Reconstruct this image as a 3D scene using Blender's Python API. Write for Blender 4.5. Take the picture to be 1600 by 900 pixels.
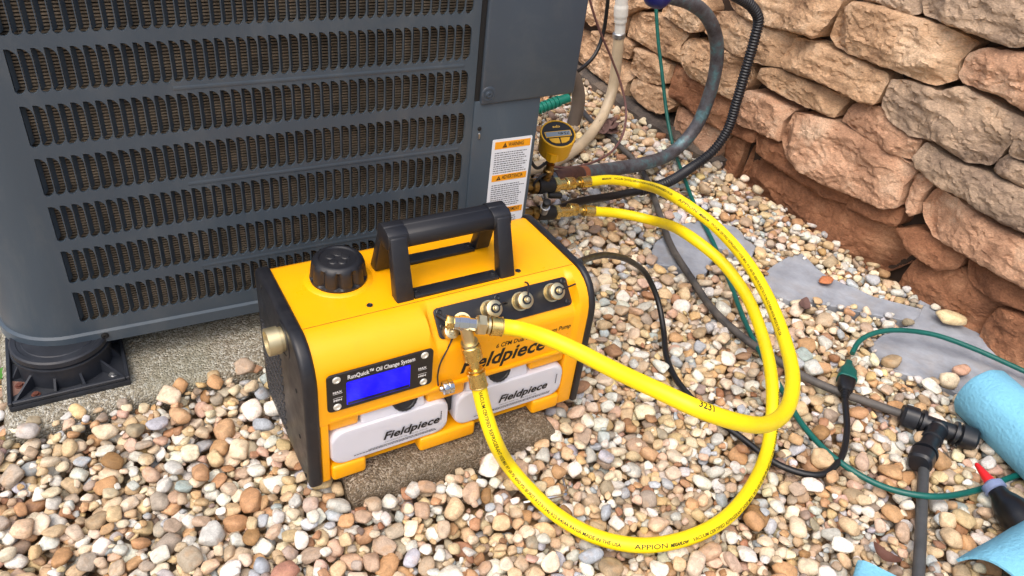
import bpy, bmesh, math, random
import numpy as np
from math import sin, cos, pi, radians, sqrt
from mathutils import Vector, Matrix, noise

for o in list(bpy.data.objects): bpy.data.objects.remove(o)
scene = bpy.context.scene
COL = scene.collection

# ------------------------------------------------------------------ camera
CAM_POS = np.array([-.1841, -.6627, .874]); YAW, PITCH, ROLL, FPX = .5915, .6259, -.1319, 1203.9
def cam_basis():
    f = np.array([sin(YAW)*cos(PITCH), cos(YAW)*cos(PITCH), -sin(PITCH)])
    r = np.array([cos(YAW), -sin(YAW), 0.]); d = np.cross(f, r)
    c, s = cos(ROLL), sin(ROLL)
    return np.array([c*r+s*d, -s*r+c*d, f])
CB = cam_basis()
cd = bpy.data.cameras.new('camera'); cam = bpy.data.objects.new('camera', cd); COL.objects.link(cam)
cd.sensor_fit = 'HORIZONTAL'; cd.sensor_width = 36; cd.lens = FPX/1600*36
cd.clip_start = .02; cd.clip_end = 500
m = Matrix.Identity(4)
for i in range(3):
    m[i][0] = CB[0][i]; m[i][1] = -CB[1][i]; m[i][2] = -CB[2][i]; m[i][3] = CAM_POS[i]
cam.matrix_world = m
scene.camera = cam

# ------------------------------------------------------------------ world, sun, exposure (open shade under a bright overcast sky)
SUN_EL, SUN_AZ = radians(60), radians(-125)     # azimuth: direction to the sun, from +Y towards +X
w = bpy.data.worlds.new('World'); scene.world = w; w.use_nodes = True
nt = w.node_tree; nt.nodes.clear()
sky = nt.nodes.new('ShaderNodeTexSky'); sky.sky_type = 'NISHITA'; sky.sun_disc = False
sky.sun_elevation = SUN_EL; sky.sun_rotation = SUN_AZ; sky.dust_density = 6.0; sky.air_density = 1.0; sky.ozone_density = 1.0
bg = nt.nodes.new('ShaderNodeBackground'); bg.inputs[1].default_value = .15
wo = nt.nodes.new('ShaderNodeOutputWorld')
nt.links.new(sky.outputs[0], bg.inputs[0]); nt.links.new(bg.outputs[0], wo.inputs[0])
sd = bpy.data.lights.new('sun', 'SUN'); sd.energy = 1.1; sd.angle = radians(70); sd.color = (1, .975, .94)
sun = bpy.data.objects.new('sun', sd); COL.objects.link(sun)
sdir = Vector((sin(SUN_AZ)*cos(SUN_EL), cos(SUN_AZ)*cos(SUN_EL), sin(SUN_EL)))
sun.rotation_euler = sdir.to_track_quat('Z', 'Y').to_euler(); sun.location = sdir*8
vs = scene.view_settings; vs.view_transform = 'Standard'; vs.look = 'None'; vs.gamma = 1; vs.exposure = .5
try: vs.use_curve_mapping = False
except Exception: pass
scene.render.engine = 'CYCLES'

# ------------------------------------------------------------------ helpers
def lin(r, g, b):
    f = lambda c: (c/255/12.92) if c <= 10 else ((c/255+.055)/1.055)**2.4
    return (f(r), f(g), f(b), 1)
MATS = {}
def mat(name, col, rough=.5, metal=0., bump=0., bscale=200., var=0., vscale=20., spec=.5, coat=0., sss=0., trans=0., emis=None, col2=None, rvar=0., detail=6, stretch=None, dirt=None):
    """plain principled material with procedural colour variation and fine relief"""
    if name in MATS: return MATS[name]
    mt = bpy.data.materials.new(name); mt.use_nodes = True; MATS[name] = mt
    n = mt.node_tree; b = n.nodes['Principled BSDF']; L = n.links
    b.inputs['Roughness'].default_value = rough; b.inputs['Metallic'].default_value = metal
    b.inputs['Specular IOR Level'].default_value = spec; b.inputs['Coat Weight'].default_value = coat
    b.inputs['Base Color'].default_value = col
    if sss: b.inputs['Subsurface Weight'].default_value = sss; b.inputs['Subsurface Radius'].default_value = (.01, .01, .01); b.inputs['Subsurface Scale'].default_value = .6
    if trans: b.inputs['Transmission Weight'].default_value = trans
    tc = n.nodes.new('ShaderNodeTexCoord'); src = tc.outputs['Object']
    if stretch:
        mp = n.nodes.new('ShaderNodeMapping'); mp.inputs['Scale'].default_value = stretch; L.new(src, mp.inputs[0]); src = mp.outputs[0]
    if var or rvar:
        no = n.nodes.new('ShaderNodeTexNoise'); no.inputs['Scale'].default_value = vscale; no.inputs['Detail'].default_value = detail; no.inputs['Roughness'].default_value = .6
        L.new(src, no.inputs['Vector'])
        rp = n.nodes.new('ShaderNodeValToRGB'); rp.color_ramp.elements[0].position = .32; rp.color_ramp.elements[1].position = .68
        c2 = col2 or tuple(max(0, c*(1-var)) for c in col[:3])+(1,)
        rp.color_ramp.elements[0].color = c2; rp.color_ramp.elements[1].color = col if col2 else tuple(min(1, c*(1+var*.6)) for c in col[:3])+(1,)
        L.new(no.outputs['Fac'], rp.inputs[0])
        if var: L.new(rp.outputs[0], b.inputs['Base Color'])
        if rvar:
            mr = n.nodes.new('ShaderNodeMapRange'); mr.inputs[1].default_value = .3; mr.inputs[2].default_value = .7
            mr.inputs[3].default_value = max(.03, rough-rvar); mr.inputs[4].default_value = min(1, rough+rvar); L.new(no.outputs['Fac'], mr.inputs[0]); L.new(mr.outputs[0], b.inputs['Roughness'])
    if bump:
        nb = n.nodes.new('ShaderNodeTexNoise'); nb.inputs['Scale'].default_value = bscale; nb.inputs['Detail'].default_value = 4
        L.new(src, nb.inputs['Vector'])
        bp = n.nodes.new('ShaderNodeBump'); bp.inputs['Strength'].default_value = bump; bp.inputs['Distance'].default_value = .002
        L.new(nb.outputs['Fac'], bp.inputs['Height']); L.new(bp.outputs[0], b.inputs['Normal'])
    if dirt:          # thin dust film gathered in uneven patches: (colour, amount, scale)
        nd = n.nodes.new('ShaderNodeTexNoise'); nd.inputs['Scale'].default_value = dirt[2]; nd.inputs['Detail'].default_value = 9; nd.inputs['Roughness'].default_value = .72; nd.inputs['Distortion'].default_value = .5; L.new(src, nd.inputs['Vector'])
        md = n.nodes.new('ShaderNodeMapRange'); md.inputs[1].default_value = .5; md.inputs[2].default_value = .78; md.inputs[4].default_value = dirt[1]; L.new(nd.outputs['Fac'], md.inputs[0])
        mx = n.nodes.new('ShaderNodeMix'); mx.data_type = 'RGBA'; L.new(md.outputs[0], mx.inputs[0]); mx.inputs[6].default_value = col; mx.inputs[7].default_value = dirt[0]
        if b.inputs['Base Color'].is_linked: L.new(b.inputs['Base Color'].links[0].from_socket, mx.inputs[6])
        L.new(mx.outputs[2], b.inputs['Base Color'])
    if emis:
        b.inputs['Emission Color'].default_value = emis[0]; b.inputs['Emission Strength'].default_value = emis[1]
    return mt

def finish(me, material, angle=35):
    if material: me.materials.append(material)
    me.polygons.foreach_set('use_smooth', [True]*len(me.polygons))
    me.set_sharp_from_angle(angle=radians(angle)); me.update()

def props(o, label=None, cat=None, group=None, kind=None):
    if label: o['label'] = label
    if cat: o['category'] = cat
    if group: o['group'] = group
    if kind: o['kind'] = kind
    return o
def empty(name, loc=(0, 0, 0), rz=0, label=None, cat=None, group=None):
    o = bpy.data.objects.new(name, None); COL.objects.link(o); o.empty_display_size = .02
    o.location = loc; o.rotation_euler = (0, 0, rz)
    return props(o, label, cat, group)

def catmull(P, step=.005):
    P = [Vector(p) for p in P]
    Q = [P[0]*2-P[1]]+P+[P[-1]*2-P[-2]]
    out = []
    for i in range(1, len(Q)-2):
        p0, p1, p2, p3 = Q[i-1:i+3]
        t1 = max((p1-p0).length, 1e-5)**.5; t2 = t1+max((p2-p1).length, 1e-5)**.5; t3 = t2+max((p3-p2).length, 1e-5)**.5
        n = max(2, int((p2-p1).length/step*2))
        for k in range(n):
            t = t1+(t2-t1)*k/n
            a1 = p0*((t1-t)/t1)+p1*(t/t1); a2 = p1*((t2-t)/(t2-t1))+p2*((t-t1)/(t2-t1)); a3 = p2*((t3-t)/(t3-t2))+p3*((t-t2)/(t3-t2))
            b1 = a1*((t2-t)/t2)+a2*(t/t2); b2 = a2*((t3-t)/(t3-t1))+a3*((t-t1)/(t3-t1))
            out.append(b1*((t2-t)/(t2-t1))+b2*((t-t1)/(t2-t1)))
    out.append(P[-1])
    A = np.array([tuple(v) for v in out])
    for _ in range(6): A[1:-1] = .25*A[:-2]+.5*A[1:-1]+.25*A[2:]
    s = np.r_[0, np.cumsum(np.linalg.norm(np.diff(A, axis=0), axis=1))]
    n = max(2, int(round(s[-1]/step))+1); u = np.linspace(0, s[-1], n)
    return np.stack([np.interp(u, s, A[:, k]) for k in range(3)], 1), u
def frames(A, ref=0, up=(0, 0, 1)):
    """parallel-transported frames; at sample `ref` the first normal is the given up vector"""
    n = len(A); T = np.gradient(A, axis=0); T /= np.linalg.norm(T, axis=1)[:, None]
    N = np.zeros((n, 3)); u = np.array(up, float); u -= T[ref]*(u@T[ref]); N[ref] = u/np.linalg.norm(u)
    for i in range(ref+1, n):
        v = N[i-1]-T[i]*(N[i-1]@T[i]); N[i] = v/np.linalg.norm(v)
    for i in range(ref-1, -1, -1):
        v = N[i+1]-T[i]*(N[i+1]@T[i]); N[i] = v/np.linalg.norm(v)
    return T, N, np.cross(T, N)     # T, N, B = T x N

class MB:
    def __init__(s): s.v = []; s.f = []
    def add(s, v, f):
        k = len(s.v); s.v += [tuple(map(float, p)) for p in v]; s.f += [tuple(i+k for i in q) for q in f]; return s
    def box(s, x0, x1, y0, y1, z0, z1, M=None):
        v = [Vector((x, y, z)) for z in (z0, z1) for y in (y0, y1) for x in (x0, x1)]
        if M is not None: v = [M@p for p in v]
        return s.add(v, [(0, 2, 3, 1), (4, 5, 7, 6), (0, 1, 5, 4), (2, 6, 7, 3), (0, 4, 6, 2), (1, 3, 7, 5)])
    def hexa(s, lo, hi):                       # two quads (4 points each, same winding seen from outside above)
        return s.add(list(lo)+list(hi), [(3, 2, 1, 0), (4, 5, 6, 7), (0, 1, 5, 4), (1, 2, 6, 5), (2, 3, 7, 6), (3, 0, 4, 7)])
    def lathe(s, p0, p1, prof, n=24, fn=None, cap=True, up=None, ph=0.):
        """prof: (distance along the axis, radius)"""
        p0 = Vector(p0); d = (Vector(p1)-p0).normalized()
        a = Vector(up) if up else (Vector((0, 0, 1)) if abs(d.z) < .9 else Vector((1, 0, 0)))
        a = (a-d*a.dot(d)).normalized(); b = d.cross(a); V = []; Fc = []
        for t, r in prof:
            for k in range(n):
                th = 2*pi*k/n+ph; rr = r*(fn(th, t) if fn else 1)
                V.append(p0+d*t+(a*cos(th)+b*sin(th))*rr)
        for i in range(len(prof)-1):
            for k in range(n):
                k2 = (k+1) % n; Fc.append((i*n+k, i*n+k2, (i+1)*n+k2, (i+1)*n+k))
        if cap:
            Fc.append(tuple(range(n-1, -1, -1))); e = (len(prof)-1)*n; Fc.append(tuple(range(e, e+n)))
        return s.add(V, Fc)
    def tube(s, A, r, n=16, ref=0, fn=None, fr=None, cap=True, u=None):
        T, N, B = fr or frames(A, ref); th = np.arange(n)*2*pi/n
        m = len(A); rr = np.full(m, r) if fn is None else np.array([fn(x) for x in u])
        V = A[:, None, :]+rr[:, None, None]*(np.cos(th)[None, :, None]*N[:, None, :]+np.sin(th)[None, :, None]*B[:, None, :])
        Fc = [(i*n+k, i*n+(k+1) % n, (i+1)*n+(k+1) % n, (i+1)*n+k) for i in range(m-1) for k in range(n)]
        if cap: Fc += [tuple(range(n-1, -1, -1)), tuple(range((m-1)*n, m*n))]
        return s.add(V.reshape(-1, 3), Fc)
    def prism(s, poly, fn, d0, d1):
        """poly: 2-d outline; fn(a, b, d) -> point; closed between depths d0 and d1"""
        n = len(poly); V = [fn(a, b, d0) for a, b in poly]+[fn(a, b, d1) for a, b in poly]
        return s.add(V, [tuple(range(n-1, -1, -1)), tuple(range(n, 2*n))]+[(k, (k+1) % n, n+(k+1) % n, n+k) for k in range(n)])
    def build(s, name, material, parent=None, bevel=0., seg=2, angle=35, loc=None, fix=True):
        me = bpy.data.meshes.new(name)
        if bevel or fix:
            bm = bmesh.new(); vv = [bm.verts.new(p) for p in s.v]
            for q in s.f:
                try: bm.faces.new([vv[i] for i in q])
                except ValueError: pass
            if fix: bmesh.ops.recalc_face_normals(bm, faces=bm.faces)
            if bevel:
                ed = [e for e in bm.edges if len(e.link_faces) == 2 and e.calc_face_angle(0) > radians(28)]
                bmesh.ops.bevel(bm, geom=ed, offset=bevel, segments=seg, affect='EDGES', profile=.5, clamp_overlap=True)
            bm.to_mesh(me); bm.free()
        else: me.from_pydata(s.v, [], s.f)
        finish(me, material, angle)
        o = bpy.data.objects.new(name, me); COL.objects.link(o)
        if parent: o.parent = parent
        if loc: o.location = loc
        return o
def rrect(x0, x1, z0, z1, r, n=5):
    P = []
    for cx, cz, a0 in ((x1-r, z1-r, 0), (x0+r, z1-r, 90), (x0+r, z0+r, 180), (x1-r, z0+r, 270)):
        P += [(cx+r*cos(radians(a0+90*k/n)), cz+r*sin(radians(a0+90*k/n))) for k in range(n+1)]
    return P
def copy_tree(o, parent=None):
    c = o.copy(); COL.objects.link(c); c.parent = parent
    for ch in list(o.children): copy_tree(ch, c)
    return c

# ------------------------------------------------------------------ lettering (flat print turned into thin meshes)
TXT = {}
def want(key, body, bold=0., shear=0., sx=1.): TXT[key] = (body, bold, shear, sx)
want('logo', 'Fieldpiece', .026, .28, 1.06); want('cfm', '6 CFM Dual Stage Vacuum Pump', .02, .12, 1.0)
want('runquick', 'RunQuick\u2122 Oil Change System', .022); want('max', 'MAX', .03, 0, 1.2); want('min', 'MIN', .03, 0, 1.2)
want('oil', 'VACUUM PUMP OIL - 8 FL OZ (237 ml)'); want('oil2', 'WARNING: For professional use only. Avoid skin contact.', .01)
want('warn', 'WARNING', .012); want('adv', 'ADVERTENCIA', .012); want('aver', 'AVERTISSEMENT', .012); want('bang', '!', .03)
want('appion', 'APPION', .004, 0, 1.35); want('mega', 'MEGAFLOW', .05, .3, 1.0); want('num', '3231', .012)
want('cert', 'VACUUM CERTIFIED REFRIGERANT HOSE MAX. W.P. 600 PSI 4000 PSI BURST R12 R134a R22 R404A R410A MADE IN THE USA', .016, 0, .9)
want('cps', 'cps', .03, .1, 1.1); want('lcd', '754h', .01, .15)
tmp = {}
for k, (body, bold, shear, sx) in TXT.items():
    c = bpy.data.curves.new('t', 'FONT'); c.body = body; c.size = 1; c.offset = bold; c.shear = shear; c.resolution_u = 2; c.fill_mode = 'FRONT'
    o = bpy.data.objects.new('t', c); COL.objects.link(o); tmp[k] = o
dg = bpy.context.evaluated_depsgraph_get(); dg.update()
GL = {}
for k, o in tmp.items():
    me = o.evaluated_get(dg).to_mesh(); sx = TXT[k][3]
    bm = bmesh.new(); bm.from_mesh(me); o.evaluated_get(dg).to_mesh_clear()
    if k in ('appion', 'mega', 'num', 'cert'):        # cut across so that the print can bend round a hose
        for h_ in (-.1, .0, .1, .2, .3, .4, .5, .6, .7): bmesh.ops.bisect_plane(bm, geom=bm.verts[:]+bm.edges[:]+bm.faces[:], plane_co=(0, h_, 0), plane_no=(0, 1, 0))
    bm.verts.index_update()
    V = np.array([(v.co.x*sx, v.co.y) for v in bm.verts]); V[:, 0] -= V[:, 0].min()
    GL[k] = (V, [tuple(v.index for v in p.verts) for p in bm.faces]); bm.free()
for o in tmp.values():
    c = o.data; bpy.data.objects.remove(o); bpy.data.curves.remove(c)
def letters(mb, key, width, fn, height=None):
    """lay a line of lettering `width` wide through fn(u, v) -> point"""
    V, Fc = GL[key]; k = width/V[:, 0].max(); kv = (height/.72) if height else k
    return mb.add([fn(a*k, b*kv) for a, b in V], Fc)
# ------------------------------------------------------------------ measured centre lines and outlines (metres; wall stones in millimetres as (y, z))
HOSE_LOW = [(0.207,-0.032,0.177),(0.211,-0.047,0.142),(0.217,-0.072,0.105),(0.247,-0.075,0.040),(0.262,-0.112,0.022),(0.279,-0.156,0.013),(0.309,-0.206,0.011),(0.357,-0.244,0.011),(0.420,-0.262,0.011),(0.491,-0.261,0.011),(0.573,-0.234,0.011),(0.651,-0.188,0.012),(0.694,-0.144,0.038),(0.733,-0.091,0.062),(0.766,-0.026,0.085),(0.789,0.047,0.109),(0.787,0.122,0.134),(0.766,0.194,0.150),(0.834,0.360,0.071),(0.787,0.410,0.069),(0.720,0.425,0.080)]
HOSE_HIGH = [(0.235,-0.022,0.258),(0.256,-0.032,0.256),(0.274,-0.067,0.264),(0.297,-0.105,0.264),(0.319,-0.155,0.266),(0.340,-0.213,0.275),(0.364,-0.253,0.274),(0.412,-0.274,0.253),(0.486,-0.269,0.213),(0.558,-0.243,0.187),(0.625,-0.194,0.176),(0.686,-0.121,0.170),(0.743,-0.024,0.172),(0.773,0.068,0.182),(0.781,0.161,0.192),(0.763,0.241,0.202),(0.845,0.435,0.116),(0.776,0.450,0.131),(0.714,0.450,0.137)]
POWER = [(0.405,0.052,0.269),(0.459,0.090,0.240),(0.523,0.127,0.205),(0.608,0.162,0.150),(0.674,0.178,0.090),(0.693,0.155,0.045),(0.678,0.109,0.015),(0.639,0.048,0.008),(0.619,-0.009,0.007),(0.617,-0.077,0.007),(0.632,-0.153,0.007),(0.648,-0.221,0.007),(0.689,-0.261,0.009),(0.742,-0.254,0.012),(0.799,-0.218,0.014),(0.835,-0.183,0.018),(0.855,-0.163,0.019)]
GREEN_A = [(0.964,-0.086,0.020),(0.996,-0.072,0.028),(1.034,-0.071,0.034),(1.081,-0.084,0.037),(1.148,-0.122,0.034),(1.194,-0.175,0.028),(1.226,-0.224,0.022),(1.254,-0.273,0.016),(1.279,-0.347,0.008),(1.234,-0.427,0.008),(1.145,-0.441,0.008),(1.077,-0.415,0.008),(0.993,-0.399,0.010),(0.891,-0.387,0.009),(0.804,-0.366,0.019),(0.764,-0.320,0.010),(0.737,-0.255,0.012),(0.747,-0.174,0.008),(0.777,-0.098,0.008),(0.811,-0.013,0.008),(0.850,0.070,0.008),(0.917,0.188,0.008),(0.986,0.315,0.008),(1.056,0.462,0.010),(1.126,0.591,0.014),(1.200,0.722,0.019),(1.215,0.788,0.077),(1.215,0.847,0.179),(1.210,0.883,0.253),(1.205,0.924,0.356),(1.200,0.949,0.429)]
DRIP = [(1.111,1.049,0.006),(1.088,0.942,0.006),(1.076,0.802,0.005),(1.050,0.667,0.006),(0.995,0.545,0.006),(0.931,0.430,0.010),(0.878,0.329,0.012),(0.847,0.227,0.008),(0.820,0.127,0.006),(0.817,0.035,0.006),(0.829,-0.028,0.006),(0.846,-0.090,0.006),(0.871,-0.140,0.007),(0.900,-0.185,0.009),(0.926,-0.231,0.014)]
DRIP_B = [(0.875,-0.309,0.016),(0.848,-0.330,0.010),(0.781,-0.377,0.008),(0.720,-0.420,0.007),(0.655,-0.464,0.006)]
PIPE = [(0.653,0.500,0.126),(0.704,0.510,0.120),(0.823,0.564,0.085),(0.917,0.599,0.060),(0.998,0.614,0.050),(1.135,0.655,0.042),(1.197,0.660,0.096),(1.217,0.660,0.183),(1.211,0.660,0.274),(1.184,0.660,0.338),(1.140,0.665,0.388),(1.083,0.670,0.417),(1.027,0.675,0.430),(1.007,0.680,0.433)]
COND = [(0.643,0.460,0.073),(0.742,0.510,0.050),(0.851,0.536,0.030),(0.942,0.534,0.030),(1.014,0.530,0.040),(1.127,0.570,0.043),(1.188,0.570,0.081),(1.217,0.570,0.137),(1.219,0.570,0.203),(1.218,0.570,0.283),(1.217,0.570,0.359),(1.211,0.570,0.403),(1.183,0.575,0.431),(1.132,0.580,0.454),(1.053,0.585,0.481),(0.998,0.590,0.501)]
BEIGE = [(1.117,0.930,0.247),(1.126,0.930,0.173),(1.125,0.925,0.103),(1.094,0.900,0.058),(1.038,0.860,0.030),(0.961,0.810,0.016),(0.877,0.765,0.014),(0.797,0.730,0.022),(0.699,0.690,0.041)]
WIRE = [(0.894,0.800,0.419),(0.914,0.800,0.376),(0.952,0.800,0.314),(0.999,0.800,0.248),(1.036,0.790,0.183),(1.044,0.760,0.127),(1.009,0.710,0.093),(0.940,0.655,0.077),(0.872,0.620,0.079),(0.780,0.570,0.102),(0.686,0.520,0.139),(0.627,0.490,0.173)]
CABLE = [(1.094,0.980,0.361),(1.100,0.980,0.312),(1.102,0.980,0.236),(1.080,0.970,0.189),(1.021,0.950,0.158),(0.917,0.900,0.169)]
CONN = [(1.097,0.930,0.383),(1.106,0.930,0.327),(1.119,0.930,0.247)]
STUB = [(0.900,0.950,0.205),(0.960,0.950,0.180),(1.012,0.950,0.130),(1.035,0.950,0.072),(1.029,0.950,-0.012)]
RIB = [(0.815,0.930,0.060),(0.888,0.930,0.071),(0.959,0.930,0.088),(0.985,0.930,0.093)]
F1 =[ (0.790,0.307),(0.862,0.369),(0.963,0.417),(1.044,0.412),(1.095,0.359),(1.080,0.270),(1.037,0.246),(0.994,0.302),(0.903,0.240),(0.860,0.232),(0.854,0.276),(0.822,0.300) ]
F2 =[ (1.007,0.181),(1.068,0.208),(1.126,0.223),(1.168,0.219),(1.159,0.182),(1.151,0.133),(1.165,0.103),(1.189,0.045),(1.249,-0.027),(1.284,-0.022),(1.225,-0.045),(1.200,-0.053),(1.120,0.010),(1.092,0.035),(1.053,0.073),(1.001,0.098),(0.988,0.121) ]
F3 =[ (1.286,-0.004),(1.297,-0.074),(1.302,-0.125),(1.309,-0.180),(1.318,-0.241),(1.351,-0.322),(1.198,-0.425),(1.135,-0.325),(1.096,-0.226),(1.061,-0.171),(1.032,-0.144),(1.029,-0.091),(1.057,-0.063),(1.110,-0.054),(1.196,-0.056) ]
STONES=[
[(742,391),(785,440),(456,541),(430,484),(430,468),(441,429),(457,391),(476,392),(525,385),(602,374),(665,369),(725,378)],
[(431,460),(402,489),(369,499),(254,504),(204,506),(122,499),(134,460),(122,429),(152,403),(244,400),(358,394),(405,395),(428,406)],
[(383,498),(411,541),(277,577),(256,535),(249,508),(267,503),(349,502)],
[(274,578),(8,650),(-47,548),(33,522),(41,517),(67,513),(128,513),(182,513),(238,512),(253,526)],
[(127,476),(107,494),(28,514),(-61,524),(-109,435),(-18,426),(46,432),(108,426),(126,438)],
[(522,374),(473,381),(340,388),(265,385),(255,371),(256,321),(290,314),(401,314),(509,303),(529,315)],
[(803,344),(726,368),(633,370),(523,375),(523,299),(597,283),(683,278),(721,284),(805,290),(811,327)],
[(587,277),(542,294),(396,303),(328,304),(339,267),(342,256),(439,245),(529,243),(590,251)],
[(249,382),(200,393),(149,396),(106,422),(37,414),(-20,411),(-27,403),(-23,363),(-10,313),(38,301),(105,308),(159,296),(220,306),(247,325)],
[(318,299),(248,319),(211,303),(157,293),(138,296),(137,252),(182,243),(251,247),(329,255)],
[(447,224),(347,250),(251,247),(169,246),(120,238),(127,202),(115,155),(145,134),(217,126),(294,114),(381,113),(415,119),(444,142),(462,156)],
[(602,215),(540,226),(451,225),(467,189),(454,145),(510,139),(588,130),(621,142),(623,182)],
[(125,226),(104,239),(83,225),(89,189),(80,157),(89,145),(114,162)],
[(126,298),(69,289),(-11,299),(-84,302),(-181,304),(-214,243),(-119,235),(-75,231),(-7,236),(67,233),(120,245),(138,261)],
[(74,220),(24,225),(-65,218),(-128,219),(-224,225),(-263,153),(-168,143),(-105,140),(-39,138),(32,135),(63,150),(86,178)],
[(-28,409),(-116,422),(-148,364),(-60,347),(-29,346),(-23,374)],
[(-23,343),(-63,342),(-153,355),(-176,312),(-84,302),(-37,304),(-16,307),(-12,326)],
[(548,124),(448,140),(373,117),(287,117),(240,114),(235,94),(311,75),(431,80),(521,82)],
[(240,114),(210,126),(120,145),(113,121),(116,105),(177,91),(236,87)],
[(558,72),(490,82),(431,80),(311,75),(234,84),(163,92),(53,79),(50,60),(71,42),(123,24),(269,22),(401,10),(522,10),(556,17)],
[(108,103),(83,118),(23,137),(-7,142),(-38,138),(-38,100),(-12,79),(17,78),(51,81),(76,90)],
[(55,31),(47,73),(17,78),(-13,78),(-39,93),(-80,87),(-106,84),(-145,88),(-138,47),(-127,32),(-84,29),(-15,20),(18,15)],
[(-47,133),(-79,137),(-116,141),(-165,148),(-255,163),(-281,115),(-191,100),(-145,91),(-107,88),(-79,89),(-58,106)],
[(-138,41),(-146,71),(-165,75),(-202,79),(-292,95),(-321,41),(-230,27),(-211,22),(-185,27),(-146,25)],
[(965,315),(891,376),(833,383),(801,350),(811,288),(846,276),(920,283),(972,287)],
[(1108,239),(1069,262),(1003,277),(884,274),(860,261),(876,230),(854,191),(885,185),(960,179),(1051,183),(1102,180)],
[(865,244),(841,265),(753,273),(697,278),(626,274),(605,239),(627,175),(670,173),(736,170),(815,173),(861,209)],
[(1046,168),(959,177),(896,170),(886,118),(925,103),(974,90),(1056,98)],
[(1035,77),(994,93),(889,101),(839,81),(843,69),(873,33),(943,26),(1029,44)],
[(887,168),(813,169),(735,168),(638,166),(621,142),(636,87),(696,87),(868,92),(884,125)],
[(1259,237),(1280,288),(1095,339),(1016,289),(1070,264),(1116,236),(1117,180),(1163,171),(1210,161),(1240,174)],
[(1388,258),(1285,286),(1264,236),(1244,176),(1280,149),(1363,171)],
[(1267,142),(1209,155),(1105,173),(1056,167),(1069,123),(1154,110),(1259,115)],
[(1391,107),(1268,109),(1153,107),(1066,112),(1028,86),(1049,60),(1043,14),(1137,25),(1289,30),(1373,44)],
[(1362,3),(1293,3),(1231,20),(1165,15),(1164,-23),(1257,-41),(1351,-38)],
[(1149,-4),(1035,18),(941,21),(869,22),(832,4),(864,-17),(951,-32),(1075,-42)],
[(843,69),(764,80),(634,83),(653,36),(696,-14),(745,-14),(832,16)],
[(616,138),(553,130),(547,97),(630,90)],
[(650,48),(620,84),(592,86),(589,61),(588,23),(619,7)],
]

# ------------------------------------------------------------------ large structure: ground, wall, pad
def rock_mat(name, c1, c2, c3, rough=.85, bump=.9, scale=26.):
    mt = bpy.data.materials.new(name); mt.use_nodes = True; n = mt.node_tree; L = n.links; b = n.nodes['Principled BSDF']
    b.inputs['Roughness'].default_value = rough; b.inputs['Specular IOR Level'].default_value = .25
    tc = n.nodes.new('ShaderNodeTexCoord')
    a = n.nodes.new('ShaderNodeTexNoise'); a.inputs['Scale'].default_value = scale*.35; a.inputs['Detail'].default_value = 8; a.inputs['Roughness'].default_value = .65
    rp = n.nodes.new('ShaderNodeValToRGB'); e = rp.color_ramp.elements
    e[0].position = .3; e[0].color = c1; e[1].position = .68; e[1].color = c3; k = e.new(.5); k.color = c2
    L.new(tc.outputs['Object'], a.inputs['Vector']); L.new(a.outputs['Fac'], rp.inputs[0])
    g = n.nodes.new('ShaderNodeTexNoise'); g.inputs['Scale'].default_value = scale*9; g.inputs['Detail'].default_value = 5
    mp = n.nodes.new('ShaderNodeMapping'); mp.inputs['Scale'].default_value = (1, 1, 2.2); L.new(tc.outputs['Object'], mp.inputs[0]); L.new(mp.outputs[0], g.inputs['Vector'])
    gr = n.nodes.new('ShaderNodeMapRange'); gr.inputs[1].default_value = .3; gr.inputs[2].default_value = .7; gr.inputs[3].default_value = .72; gr.inputs[4].default_value = 1.18
    L.new(g.outputs['Fac'], gr.inputs[0])
    mx = n.nodes.new('ShaderNodeMix'); mx.data_type = 'RGBA'; mx.blend_type = 'MULTIPLY'; mx.inputs[0].default_value = 1
    cb = n.nodes.new('ShaderNodeCombineColor')
    for i in range(3): L.new(gr.outputs[0], cb.inputs[i])
    L.new(rp.outputs[0], mx.inputs[6]); L.new(cb.outputs[0], mx.inputs[7]); L.new(mx.outputs[2], b.inputs['Base Color'])
    h = n.nodes.new('ShaderNodeTexNoise'); h.inputs['Scale'].default_value = scale*3; h.inputs['Detail'].default_value = 10; h.inputs['Roughness'].default_value = .7
    L.new(mp.outputs[0], h.inputs['Vector'])
    bp = n.nodes.new('ShaderNodeBump'); bp.inputs['Strength'].default_value = bump; bp.inputs['Distance'].default_value = .006
    L.new(h.outputs['Fac'], bp.inputs['Height']); L.new(bp.outputs[0], b.inputs['Normal'])
    return mt
R_TAN = rock_mat('sandstone_tan', lin(142, 110, 84), lin(196, 160, 126), lin(222, 192, 160))
R_PINK = rock_mat('sandstone_pink', lin(148, 110, 86), lin(200, 158, 128), lin(220, 190, 162))
R_GREY = rock_mat('sandstone_grey', lin(124, 106, 92), lin(180, 156, 133), lin(212, 182, 152))
R_BROWN = rock_mat('sandstone_brown', lin(112, 76, 56), lin(150, 104, 76), lin(182, 136, 104), bump=.9)
R_DARK = rock_mat('shale_dark', lin(60, 56, 54), lin(92, 84, 78), lin(126, 112, 98))

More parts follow.
